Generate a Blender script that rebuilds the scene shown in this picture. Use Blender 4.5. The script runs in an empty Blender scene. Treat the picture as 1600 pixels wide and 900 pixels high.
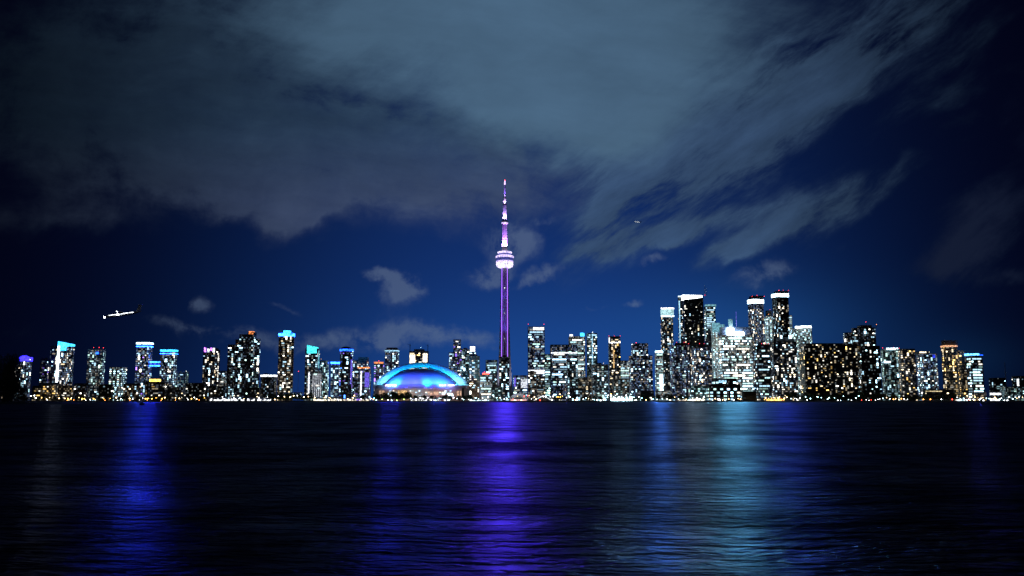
import bpy, math, random
from mathutils import Vector, Matrix
R = random.Random(7)
D = bpy.data
SC = bpy.context.scene
COL = SC.collection
rad = math.radians

# ------------------------------------------------------------------ camera
F = 1375.0                       # focal length in photograph pixels (1600 wide)
HOR = 626.0                      # horizon row in the photograph
TH = math.atan((HOR - 450) / F)  # upward tilt
H = 2.5
cam = D.objects.new("camera", D.cameras.new("camera"))
COL.objects.link(cam)
cam.location = (0, 0, H)
cam.rotation_euler = (math.pi / 2 + TH, 0, 0)
cam.data.sensor_width = 36
cam.data.lens = 36 * F / 1600
cam.data.clip_start = 0.5
cam.data.clip_end = 40000
SC.camera = cam
SC.view_settings.view_transform = 'Standard'
SC.view_settings.look = 'None'
SC.view_settings.exposure = 0
SC.view_settings.gamma = 1
SC.view_settings.use_curve_mapping = False
SC.render.engine = 'CYCLES'
SC.cycles.use_denoising = True
SC.cycles.max_bounces = 4
SC.cycles.diffuse_bounces = 2
SC.cycles.glossy_bounces = 3
SC.cycles.sample_clamp_indirect = 8.0
SC.cycles.use_light_tree = True
cs, sn = math.cos(TH), math.sin(TH)

def uv_of(px, py):               # direction of a photograph pixel: x/y and z/y
    xc, yc = (px - 800) / F, (450 - py) / F
    dy = cs - yc * sn
    return xc / dy, (sn + yc * cs) / dy
def at(px, py, Y):
    u, v = uv_of(px, py)
    return Vector((u * Y, Y, H + v * Y))
def X(px, Y, py=590): return uv_of(px, py)[0] * Y
def Z(py, Y): return H + uv_of(800, py)[1] * Y
def proj(p):
    x, y, z = p[0], p[1], p[2] - H
    fw = y * cs + z * sn
    up = -y * sn + z * cs
    return 800 + F * x / fw, 450 - F * up / fw
def lin(r, g, b):
    f = lambda c: (c / 255 / 12.92) if c / 255 <= 0.04045 else ((c / 255 + 0.055) / 1.055) ** 2.4
    return (f(r), f(g), f(b), 1)

# ------------------------------------------------------------------ node helper
class NT:
    def __init__(s, tree): s.t = tree; s.n = tree.nodes; s.l = tree.links
    def new(s, ty, **kw):
        n = s.n.new(ty)
        for k, v in kw.items(): setattr(n, k, v)
        return n
    def put(s, sock, v):
        if isinstance(v, bpy.types.NodeSocket): s.l.new(v, sock)
        elif v is not None: sock.default_value = v[:3] if sock.type == 'VECTOR' and hasattr(v, '__len__') else v
    def m(s, op, a, b=None, c=None, clamp=False):
        n = s.new('ShaderNodeMath', operation=op, use_clamp=clamp)
        for i, v in enumerate((a, b, c)): s.put(n.inputs[i], v)
        return n.outputs[0]
    def vm(s, op, a, b=None):
        n = s.new('ShaderNodeVectorMath', operation=op)
        s.put(n.inputs[0], a); s.put(n.inputs[1], b)
        return n.outputs['Value'] if op in ('DOT_PRODUCT', 'LENGTH') else n.outputs[0]
    def comb(s, x, y, z=0.0):
        n = s.new('ShaderNodeCombineXYZ')
        for i, v in enumerate((x, y, z)): s.put(n.inputs[i], v)
        return n.outputs[0]
    def sep(s, v):
        n = s.new('ShaderNodeSeparateXYZ'); s.put(n.inputs[0], v); return n.outputs
    def noise(s, vec, scale, detail=4, rough=0.5, dist=0.0, color=False):
        n = s.new('ShaderNodeTexNoise')
        s.put(n.inputs['Vector'], vec)
        for k, v in (('Scale', scale), ('Detail', detail), ('Roughness', rough), ('Distortion', dist)):
            n.inputs[k].default_value = v
        return n.outputs['Color' if color else 'Fac']
    def mapping(s, vec, loc=(0, 0, 0), rot=(0, 0, 0), scale=(1, 1, 1), ty='POINT'):
        n = s.new('ShaderNodeMapping', vector_type=ty)
        s.put(n.inputs[0], vec)
        n.inputs['Location'].default_value = loc
        n.inputs['Rotation'].default_value = rot
        n.inputs['Scale'].default_value = scale
        return n.outputs[0]
    def sstep(s, x, lo, hi, to0=0.0, to1=1.0):
        n = s.new('ShaderNodeMapRange', interpolation_type='SMOOTHSTEP')
        s.put(n.inputs[0], x)
        for i, v in enumerate((lo, hi, to0, to1)): s.put(n.inputs[i + 1], v)
        return n.outputs[0]
    def mix(s, f, a, b):
        n = s.new('ShaderNodeMix', data_type='RGBA')
        s.put(n.inputs[0], f); s.put(n.inputs[6], a); s.put(n.inputs[7], b)
        return n.outputs[2]
    def scale(s, col, f):
        n = s.new('ShaderNodeVectorMath', operation='SCALE')
        s.put(n.inputs[0], col); s.put(n.inputs['Scale'], f)
        return n.outputs[0]

# ------------------------------------------------------------------ night sky with clouds
W = D.worlds.new("World"); SC.world = W; W.use_nodes = True
w = NT(W.node_tree); w.n.clear()
gen = w.new('ShaderNodeTexCoord').outputs['Generated']
dx, dy, dz = w.sep(gen)
dyc = w.m('MAXIMUM', dy, 0.08)
U = w.m('DIVIDE', dx, dyc)
V = w.m('DIVIDE', dz, dyc)
P = w.comb(U, V)
wn = w.noise(P, 5.0, 3, 0.55, color=True)
warp = w.scale(w.vm('SUBTRACT', wn, (0.5, 0.5, 0.5)), 0.085)
wn2 = w.noise(P, 22.0, 4, 0.6, color=True)
warp2 = w.scale(w.vm('SUBTRACT', wn2, (0.5, 0.5, 0.5)), 0.03)
PW = w.vm('ADD', w.vm('ADD', P, warp), warp2)
def blob_sum(blobs, pos):
    acc = None
    for (cx, cy, sx, sy, rot, amp) in blobs:
        u, v = uv_of(cx, cy)
        q = w.mapping(pos, (u, v, 0), (0, 0, rad(rot)), (sx / F, sy / F, 1), 'TEXTURE')
        e = w.m('EXPONENT', w.m('MULTIPLY', w.vm('DOT_PRODUCT', q, q), -1.0))
        acc = w.m('MULTIPLY', e, amp) if acc is None else w.m('MULTIPLY_ADD', e, amp, acc)
    return acc
A = blob_sum([(800, 30, 330, 150, 0, 0.95), (560, 10, 300, 110, 0, .5), (880, 175, 150, 70, -10, .75),
              (1010, 60, 260, 110, 25, .45), (1180, 20, 260, 80, 20, .18), (975, 200, 90, 50, 30, .4), (1120, 130, 170, 60, 32, .12), (1300, 60, 200, 60, 30, .1)], PW)
B = blob_sum([(430, 215, 420, 95, -6, .8), (180, 180, 300, 120, 0, .6), (640, 290, 230, 60, -3, .55), (700, 215, 190, 60, 0, .5),
              (300, 60, 420, 130, 0, .75), (432, 325, 26, 34, 75, .75), (500, 320, 60, 26, 35, .7), (380, 305, 60, 22, 20, .5),
              (80, 345, 170, 22, 0, .4), (200, 300, 160, 30, 0, .4), (760, 330, 120, 50, 0, .28), (432, 330, 16, 40, -8, .8), (500, 330, 40, 13, 38, .8), (380, 318, 50, 14, 25, .7), (300, 285, 120, 18, -8, .5), (560, 300, 70, 22, 8, .5)], PW)
Cc = blob_sum([(1060, 190, 280, 55, 33, .75), (985, 315, 120, 34, 40, .75), (1110, 300, 190, 42, 32, .75), (1225, 180, 200, 45, 32, .6),
               (1255, 330, 130, 40, 24, .75), (1270, 110, 260, 50, 32, .55), (1400, 40, 230, 60, 32, .5), (1050, 370, 110, 18, 14, .7),
               (940, 385, 50, 9, 18, .8), (1150, 395, 60, 15, 26, .7), (965, 330, 22, 50, -35, .7), (1180, 225, 190, 14, 34, .5), (1340, 105, 190, 13, 32, .5), (1040, 380, 80, 10, 12, .6), (1300, 310, 70, 16, 28, .5), (1450, 170, 120, 24, 32, .38), (1400, 285, 90, 16, 30, .35), (1500, 90, 120, 26, 30, .38), (1200, 370, 70, 9, 22, .5)], PW)
Dd = blob_sum([(1540, 345, 90, 50, 24, .75), (1600, 190, 60, 70, 0, .4), (1500, 400, 80, 20, 10, .7), (1560, 425, 60, 14, 0, .6)], PW)
Ee = blob_sum([(800, 385, 46, 26, -10, .85), (765, 425, 40, 18, 15, .85), (845, 430, 42, 9, 20, .8), (637, 456, 26, 22, 0, 1.0), (605, 440, 26, 8, -25, .8),
               (319, 472, 17, 14, -10, .9), (1190, 436, 44, 20, 15, .75), (985, 464, 18, 6, 10, .6), (1022, 411, 32, 6, 14, .6), (852, 354, 24, 9, 5, .5),
               (480, 530, 170, 20, 0, .55), (640, 520, 90, 22, 0, .65), (300, 512, 70, 11, -6, .5), (450, 475, 34, 7, -15, .35), (905, 470, 40, 6, 10, .35),
               (730, 525, 70, 16, 0, .4)], PW)
def stretch(n, k=2.6): return w.m('MULTIPLY_ADD', w.m('SUBTRACT', n, 0.5), k, 0.5, clamp=True)
nf = stretch(w.noise(w.vm('ADD', P, warp), 16.0, 8, 0.66))
ns = stretch(w.noise(w.mapping(w.mapping(w.vm('ADD', P, w.scale(warp, .5)), rot=(0, 0, rad(-35))), scale=(4.5, 17.0, 1)), 1.0, 8, 0.66), 2.4)
nb = stretch(w.noise(w.mapping(w.mapping(w.vm('ADD', P, w.scale(warp, .5)), rot=(0, 0, rad(7))), scale=(4.5, 14.0, 1)), 1.0, 8, 0.62), 2.2)
def dens(mask, n, lo, hi, k=1.3, b=0.35): return w.sstep(w.m('MULTIPLY', mask, w.m('MULTIPLY_ADD', n, k, b)), lo, hi)
aA = w.sstep(w.m('ADD', A, w.m('ADD', w.m('MULTIPLY', w.m('SUBTRACT', nb, .5), .30), w.m('MULTIPLY', w.m('SUBTRACT', ns, .5), .30))), 0.08, 1.05)
aB = w.m('MULTIPLY', dens(B, w.m('MULTIPLY_ADD', nf, .5, w.m('MULTIPLY', nb, .6)), 0.10, 0.95, 1.5, .2), w.m('MULTIPLY_ADD', nf, .3, .72))
aC = dens(w.m('ADD', Cc, w.m('MULTIPLY', A, 0.3)), ns, 0.10, 0.85, 1.8, -0.06)
aD = dens(Dd, ns, 0.15, 1.0, 1.6, .1)
aE = dens(Ee, nf, 0.12, 0.75, 1.7, 0.03)
# city glow: brightest over the tower, dying away to both sides
g = w.m('EXPONENT', w.m('MULTIPLY', w.m('POWER', w.m('ABSOLUTE', w.m('DIVIDE', w.m('SUBTRACT', U, 0.04), 0.33)), 2.2), -1.0))
hz = w.m('EXPONENT', w.m('MULTIPLY', w.m('MAXIMUM', V, 0.0), -4.2))
clear = w.mix(g, lin(2, 3, 18), w.mix(hz, lin(8, 14, 46), lin(25, 66, 142)))
gc = w.m('MULTIPLY_ADD', w.m('EXPONENT', w.m('MULTIPLY', w.m('POWER', w.m('ABSOLUTE', w.m('DIVIDE', w.m('SUBTRACT', U, 0.02), 0.44)), 2.5), -1.0)), 0.95, 0.05)
soft = w.noise(P, 4.0, 5, 0.55)
shade = w.m('MULTIPLY_ADD', nb, 0.55, 0.72)
grey = w.scale(w.mix(w.sstep(V, .20, .34), lin(66, 80, 110), lin(48, 70, 94)), w.m('MULTIPLY', gc, shade))
teal = w.scale(lin(75, 104, 130), w.m('MULTIPLY', gc, w.m('MULTIPLY_ADD', nb, 0.28, w.m('MULTIPLY_ADD', soft, .5, .58))))
streak = w.scale(lin(64, 90, 124), w.m('MULTIPLY', gc, w.m('MULTIPLY_ADD', ns, 0.75, 0.42)))
c = w.mix(w.m('MULTIPLY', aB, 0.85), clear, grey)
c = w.mix(w.m('MULTIPLY', aC, 0.85), c, streak)
c = w.mix(w.m('MULTIPLY', aD, 0.75), c, lin(23, 31, 52))
c = w.mix(w.m('MULTIPLY', aE, 0.72), c, w.scale(lin(80, 98, 132), w.m('MULTIPLY_ADD', gc, 0.85, 0.15)))
c = w.mix(w.m('MULTIPLY', aA, 0.9), c, teal)
# light of the bright office cluster and of the tower scattered low in the air
gl = blob_sum([(1150, 520, 190, 80, 0, 1.0), (800, 560, 260, 90, 0, .5), (1500, 560, 90, 40, 0, .25)], P)
c = w.vm('ADD', c, w.scale((.004, .028, .075), gl))
bg = w.new('ShaderNodeBackground')
w.l.new(c, bg.inputs[0]); bg.inputs[1].default_value = 1.0
w.l.new(bg.outputs[0], w.new('ShaderNodeOutputWorld').inputs[0])
W.cycles.sampling_method = 'MANUAL'; W.cycles.sample_map_resolution = 512

# faint moonlight
sun = D.objects.new("moon_light", D.lights.new("moon_light", 'SUN')); COL.objects.link(sun)
sun.data.energy = 0.02; sun.data.angle = rad(0.5); sun.data.color = (0.8, 0.88, 1.0)
sun.rotation_euler = (rad(50), 0, rad(25))

# ------------------------------------------------------------------ materials
MATS = {}
def principled(name, col, rough=0.6, metal=0.0, spec=0.5, var=0.0, vscale=0.4):
    if name in MATS: return MATS[name]
    m = D.materials.new(name); m.use_nodes = True
    t = NT(m.node_tree); b = t.n['Principled BSDF']
    b.inputs['Roughness'].default_value = rough; b.inputs['Metallic'].default_value = metal
    b.inputs['Specular IOR Level'].default_value = spec
    if var:
        co = t.new('ShaderNodeTexCoord').outputs['Object']
        n = t.noise(co, vscale, 5, 0.6)
        k = t.m('MULTIPLY_ADD', n, 2 * var, 1 - var)
        t.l.new(t.scale((col[0], col[1], col[2]), k), b.inputs['Base Color'])
    else: b.inputs['Base Color'].default_value = (*col[:3], 1)
    MATS[name] = m; return m
def glow(name, col, strength, sample=True, mottle=None):
    if mottle is None: mottle = name[:2] == 'l_' and strength < 20
    if name in MATS: return MATS[name]
    m = D.materials.new(name); m.use_nodes = True
    t = NT(m.node_tree); b = t.n['Principled BSDF']
    b.inputs['Base Color'].default_value = (0.3, 0.3, 0.3, 1); b.inputs['Roughness'].default_value = 0.3
    b.inputs['Emission Color'].default_value = (*col[:3], 1); b.inputs['Emission Strength'].default_value = strength
    if mottle:
        co = t.new('ShaderNodeTexCoord').outputs['Object']
        n = t.sstep(t.noise(co, .35, 2, .6), .36, .62, .3, 1.5)
        t.l.new(t.m('MULTIPLY', n, strength), b.inputs['Emission Strength'])
    m.cycles.emission_sampling = 'FRONT' if sample else 'NONE'
    MATS[name] = m; return m
def facade(name, wall, glass, tint, density, power, cw=3.0, fh=3.8):
    """wall grid with dark panes, some of them dimly lit; UVs are metres along and up the wall"""
    if name in MATS: return MATS[name]
    m = D.materials.new(name); m.use_nodes = True
    t = NT(m.node_tree); b = t.n['Principled BSDF']
    uv = t.new('ShaderNodeUVMap').outputs[0]
    u, v, _ = t.sep(uv)
    a, c_ = t.m('DIVIDE', u, cw), t.m('DIVIDE', v, fh)
    fu, fv = t.m('FRACT', a), t.m('FRACT', c_)
    inside = t.m('MULTIPLY', t.m('MULTIPLY', t.m('GREATER_THAN', fu, .14), t.m('LESS_THAN', fu, .86)),
                 t.m('MULTIPLY', t.m('GREATER_THAN', fv, .22), t.m('LESS_THAN', fv, .84)))
    rnd = t.new('ShaderNodeObjectInfo').outputs['Random']
    wnz = t.new('ShaderNodeTexWhiteNoise', noise_dimensions='3D')
    t.l.new(t.comb(t.m('FLOOR', a), t.m('FLOOR', c_), t.m('MULTIPLY', rnd, 971.0)), wnz.inputs['Vector'])
    r1, r2, r3 = t.sep(wnz.outputs['Color'])
    lit = t.m('MULTIPLY', t.m('LESS_THAN', r1, density), inside)
    t.l.new(t.mix(inside, (*wall, 1), (*glass, 1)), b.inputs['Base Color'])
    t.l.new(t.m('MULTIPLY_ADD', inside, -0.45, 0.65), b.inputs['Roughness'])
    t.l.new(t.mix(t.m('POWER', r3, 2.5), (*tint, 1), (1.0, 0.8, 0.55, 1)), b.inputs['Emission Color'])
    t.l.new(t.m('MULTIPLY', lit, t.m('MULTIPLY', t.m('POWER', r2, 2.0), power)), b.inputs['Emission Strength'])  # dim pane glow added partly to stand in for city light on walls
    m.cycles.emission_sampling = 'NONE'
    MATS[name] = m; return m
BLUEW, COOL, NEUT, WARM = (.45, .65, 1), (.7, .9, 1), (1, .93, .8), (1, .76, .45)
facade('dark', (.07, .075, .09), (.012, .014, .02), BLUEW, .4, .22)
facade('navy', (.09, .12, .2), (.02, .03, .06), (.3, .5, 1), .7, .6)
facade('steel', (.2, .24, .3), (.03, .04, .06), COOL, .55, .5)
facade('stone', (.3, .27, .24), (.03, .03, .035), NEUT, .45, .45)
facade('brown', (.16, .11, .08), (.02, .018, .018), WARM, .4, .35)
facade('teal', (.12, .22, .24), (.03, .06, .07), (.45, .9, 1), .6, .5)
facade('bright', (.35, .4, .42), (.1, .13, .14), COOL, .85, 1.1)
facade('black', (.012, .012, .015), (.008, .008, .01), COOL, .12, .25)
principled('slab', (.3, .3, .3), .7, var=.2)
principled('slab_dark', (.07, .07, .08), .7, var=.2)
principled('roof', (.04, .04, .045), .85, var=.25)
principled('metal', (.25, .26, .28), .4, .7)
principled('concrete', (.34, .32, .3), .8, var=.18, vscale=.08)
principled('pale', (.7, .72, .74), .5, var=.06)
principled('bark', (.06, .045, .03), .9, var=.3, vscale=2)
principled('leaf', (.035, .06, .02), .7, var=.5, vscale=.6)
principled('leaf_dark', (.03, .045, .02), .75, var=.5, vscale=.4)
WINC = {'warm': (1, .8, .5), 'neut': (1, .95, .82), 'cool': (.48, .79, 1), 'cyan': (.55, .92, 1), 'gold': (1, .62, .18), 'blue': (.06, .22, 1), 'violet': (.32, .16, 1), 'green': (.62, 1, .9)}
for k, c3 in WINC.items():
    for i, s in enumerate((.35, 1.5, 4.5)): glow('win_%s_%d' % (k, i), c3, s, False)
PAL = {'mix': {'neut': 5, 'cool': 4, 'warm': 2}, 'warm': {'warm': 5, 'neut': 4, 'gold': 2}, 'cool': {'cool': 6, 'neut': 2, 'cyan': 2}, 'blue': {'cool': 5, 'blue': 2, 'violet': 1, 'neut': 2},
       'white': {'cool': 5, 'neut': 2, 'green': 2, 'cyan': 2}, 'teal': {'cyan': 4, 'green': 3, 'cool': 3}, 'gold': {'gold': 4, 'warm': 4, 'neut': 2}, 'violet': {'cool': 4, 'violet': 3, 'neut': 3}}
glow('l_cyan', (.04, .5, 1), 3.5); glow('l_blue', (.01, .09, 1), 5); glow('l_deep', (.03, .02, 1), 4.0)
glow('l_white', (.85, .95, 1), 9); glow('l_ice', (.45, .8, 1), 7); glow('l_teal', (.05, .75, .8), 2.2); glow('l_red', (1, .04, .05), 8)
glow('l_pink', (1, .12, .2), 2.5); glow('l_orange', (1, .3, .08), 1.4); glow('l_gold', (1, .55, .08), 5); glow('l_violet', (.5, .15, 1), 4); glow('l_soft', (.9, .93, 1), 2.0)
glow('l_dim_teal', (.2, .65, .8), .55); glow('l_sign', (.7, .9, 1), 40); glow('l_crownblue', (.015, .12, 1), 14)

# ------------------------------------------------------------------ mesh helpers
class MB:
    def __init__(s): s.v = []; s.f = []; s.uv = []; s.mi = []
    def face(s, idx, mi=0, uv=None): s.f.append(tuple(idx)); s.mi.append(mi); s.uv.append(uv or [(0, 0)] * len(idx))
    def prism(s, poly, z0, z1, mi=0, top_mi=None, top=None):
        """upright prism on a CCW polygon, walls carry UVs in metres"""
        n = len(poly); b = len(s.v); top = top or poly
        s.v += [(x, y, z0) for x, y in poly] + [(x, y, z1) for x, y in top]
        d = 0.0
        for i in range(n):
            j = (i + 1) % n
            L = math.hypot(poly[j][0] - poly[i][0], poly[j][1] - poly[i][1])
            s.face((b + i, b + j, b + n + j, b + n + i), mi, [(d, z0), (d + L, z0), (d + L, z1), (d, z1)]); d += L
        tm = mi if top_mi is None else top_mi
        s.face([b + n + i for i in range(n)], tm); s.face([b + n - 1 - i for i in range(n)], tm)
    def box(s, x0, x1, y0, y1, z0, z1, mi=0): s.prism([(x0, y0), (x1, y0), (x1, y1), (x0, y1)], z0, z1, mi)
    def lathe(s, prof, n=32, mi=0, cx=0, cy=0):
        b = len(s.v)
        for r, z in prof:
            for i in range(n):
                a = 2 * math.pi * i / n; s.v.append((cx + r * math.cos(a), cy + r * math.sin(a), z))
        for k in range(len(prof) - 1):
            for i in range(n):
                j = (i + 1) % n
                s.face((b + k * n + i, b + k * n + j, b + (k + 1) * n + j, b + (k + 1) * n + i), mi)
        s.face([b + n - 1 - i for i in range(n)], mi); s.face([b + (len(prof) - 1) * n + i for i in range(n)], mi)
    def tube(s, p, q, r0, r1=None, n=8, mi=0):
        p, q = Vector(p), Vector(q); r1 = r0 if r1 is None else r1
        d = (q - p).normalized(); a = d.orthogonal().normalized(); c2 = d.cross(a); b = len(s.v)
        for o, r in ((p, r0), (q, r1)):
            for i in range(n):
                t = 2 * math.pi * i / n; s.v.append(tuple(o + a * (r * math.cos(t)) + c2 * (r * math.sin(t))))
        for i in range(n):
            j = (i + 1) % n; s.face((b + i, b + j, b + n + j, b + n + i), mi)
        s.face([b + n - 1 - i for i in range(n)], mi); s.face([b + n + i for i in range(n)], mi)
    def ball(s, c3, r, mi=0, nu=10, nv=6, sq=1.0):
        s_ = [(max(1e-3, r * math.sin(math.pi * k / nv)), c3[2] - r * sq * math.cos(math.pi * k / nv)) for k in range(nv + 1)]
        s.lathe(s_, nu, mi, c3[0], c3[1])
    def mesh(s, name, mats, smooth=False):
        me = D.meshes.new(name); me.from_pydata(s.v, [], s.f)
        for m in mats: me.materials.append(MATS[m] if isinstance(m, str) else m)
        me.polygons.foreach_set('material_index', s.mi)
        ul = me.uv_layers.new(name='UVMap')
        ul.data.foreach_set('uv', [x for f in s.uv for p in f for x in p])
        if smooth: me.polygons.foreach_set('use_smooth', [True] * len(s.f))
        me.update(); return me
    def build(s, name, mats, parent=None, smooth=False, loc=None):
        o = D.objects.new(name, s.mesh(name, mats if isinstance(mats, (list, tuple)) else [mats], smooth)); COL.objects.link(o)
        if parent: o.parent = parent
        if loc: o.location = loc
        return o
def thing(name, label, cat, loc, group=None):
    o = D.objects.new(name, None); COL.objects.link(o); o.location = loc; o.empty_display_size = 2
    o['label'] = label; o['category'] = cat
    if group: o['group'] = group
    return o
def struct(o): o['kind'] = 'structure'; return o
def inst(name, mesh, parent, loc, rz=0, scale=(1, 1, 1)):
    o = D.objects.new(name, mesh); COL.objects.link(o); o.parent = parent
    o.location = loc; o.rotation_euler = (0, 0, rz); o.scale = scale
    return o

# ------------------------------------------------------------------ water, land, seawall
SH = 1780.0
GZ = 2.0
wm = D.materials.new('lake_water'); wm.use_nodes = True
t = NT(wm.node_tree); b = t.n['Principled BSDF']
t.n.remove(b)
gly = t.new('ShaderNodeBsdfAnisotropic', distribution='GGX'); dif = t.new('ShaderNodeBsdfDiffuse'); dif.inputs[0].default_value = (.001, .002, .004, 1)
b = gly
pos = t.new('ShaderNodeNewGeometry').outputs['Position']
n1 = t.noise(t.mapping(pos, scale=(.55, 1.5, 1), rot=(0, 0, rad(4))), 1.0, 4, 0.55, 0.3)
n2 = t.noise(t.mapping(pos, scale=(.07, .22, 1), rot=(0, 0, rad(-5))), 1.0, 4, 0.55, 0.4)
n3 = t.noise(t.mapping(pos, scale=(2.2, 5.0, 1)), 1.0, 2, 0.5)
n4 = t.noise(t.mapping(pos, scale=(.012, .035, 1)), 1.0, 3, 0.55)
hgt = t.m('ADD', t.m('MULTIPLY', n1, .55), t.m('ADD', t.m('MULTIPLY', n2, 1.5), t.m('MULTIPLY', n3, .2)))
bp = t.new('ShaderNodeBump'); bp.inputs['Strength'].default_value = 1.0; bp.inputs['Distance'].default_value = 1.0
lw = t.new('ShaderNodeFresnel'); lw.inputs[0].default_value = 1.33
gust = t.sstep(t.noise(t.mapping(pos, scale=(.09, .11, 1), rot=(0, 0, rad(2))), 1.0, 10, 0.8, .4), .36, .64, .25, 1.8)
t.l.new(t.scale((1, 1, 1), t.m('MULTIPLY', gust, t.m('MULTIPLY_ADD', lw.outputs[0], .11, .012))), gly.inputs['Color'])   # rough water hides most of its grazing mirror
ad = t.new('ShaderNodeAddShader'); t.l.new(gly.outputs[0], ad.inputs[0]); t.l.new(dif.outputs[0], ad.inputs[1]); t.l.new(ad.outputs[0], t.n['Material Output'].inputs[0])
t.l.new(hgt, bp.inputs['Height']); t.l.new(bp.outputs[0], b.inputs['Normal'])
t.l.new(t.sstep(t.m('ADD', t.m('MULTIPLY', n2, .5), t.m('MULTIPLY', n4, .5)), .35, .65, .30, .44), b.inputs['Roughness'])
MATS['lake_water'] = wm
m = MB(); m.v = [(-16000, -400, 0), (16000, -400, 0), (16000, 24000, 0), (-16000, 24000, 0)]; m.face((0, 1, 2, 3))
struct(m.build('water', 'lake_water'))
principled('asphalt', (.05, .05, .05), .85, var=.2, vscale=.2)
m = MB(); m.box(-9000, 9000, SH + .6, 20000, .02, GZ); struct(m.build('ground', 'asphalt'))
m = MB(); m.box(-9000, 9000, SH, SH + .58, -1, GZ + .35); struct(m.build('seawall', 'concrete'))

# ------------------------------------------------------------------ buildings
WM = {}
def win_mesh(key):
    if key not in WM:
        q = MB(); q.box(-.5, .5, -.12, .02, 0, 1); WM[key] = q.mesh('window', [key])
    return WM[key]
def footprint(shape, w_, d_, rot):
    if shape == 'round': pts = [(.5 * math.cos(2 * math.pi * i / 20), .5 * math.sin(2 * math.pi * i / 20)) for i in range(20)]
    elif shape == 'oct': pts = [(-.5, -.2), (-.25, -.5), (.25, -.5), (.5, -.2), (.5, .2), (.25, .5), (-.25, .5), (-.5, .2)]
    elif shape == 'bow': pts = [(-.5, -.25)] + [(-.5 + i / 8, -.25 - .25 * math.sin(math.pi * i / 8)) for i in range(1, 8)] + [(.5, -.25), (.5, .5), (-.5, .5)]
    elif shape == 'curve': pts = [(-.5, -.5), (.1, -.5), (.3, -.42), (.44, -.28), (.5, -.05), (.5, .5), (-.5, .5)]
    else: pts = [(-.5, -.5), (.5, -.5), (.5, .5), (-.5, .5)]
    ca, sa = math.cos(rad(rot)), math.sin(rad(rot))
    return [(x * w_ * ca - y * d_ * sa, x * w_ * sa + y * d_ * ca) for x, y in pts]
def fit(x0, x1, yt, Y, shape, asp, rot):
    """footprint whose outline spans x0..x1 at mid height"""
    pm = (yt + 628) / 2
    w_ = X(x1, Y, pm) - X(x0, Y, pm); cx = X((x0 + x1) / 2, Y, pm)
    for _ in range(4):
        fp = footprint(shape, w_, asp * w_, rot)
        y0 = min(p[1] for p in fp); zm = Z(pm, Y)
        px = [proj((cx + p[0], Y + p[1] - y0, zm))[0] for p in fp]
        a, b_ = min(px), max(px)
        w_ *= (x1 - x0) / (b_ - a); cx += ((x0 + x1) / 2 - (a + b_) / 2) * Y / F
    fp = footprint(shape, w_, asp * w_, rot); y0 = min(p[1] for p in fp)
    return [(cx + p[0], Y + p[1] - y0) for p in fp]
def grow(fp, d):
    cx = sum(p[0] for p in fp) / len(fp); cy = sum(p[1] for p in fp) / len(fp)
    out = []
    for x, y in fp:
        L = math.hypot(x - cx, y - cy); k = (L + d) / L
        out.append((cx + (x - cx) * k, cy + (y - cy) * k))
    return out
def yfront(fp, x):
    ys = []
    for i in range(len(fp)):
        a, b_ = fp[i], fp[(i + 1) % len(fp)]
        if min(a[0], b_[0]) <= x <= max(a[0], b_[0]) and abs(a[0] - b_[0]) > 1e-6:
            ys.append(a[1] + (b_[1] - a[1]) * (x - a[0]) / (b_[0] - a[0]))
    return min(ys) if ys else min(p[1] for p in fp)

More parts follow.
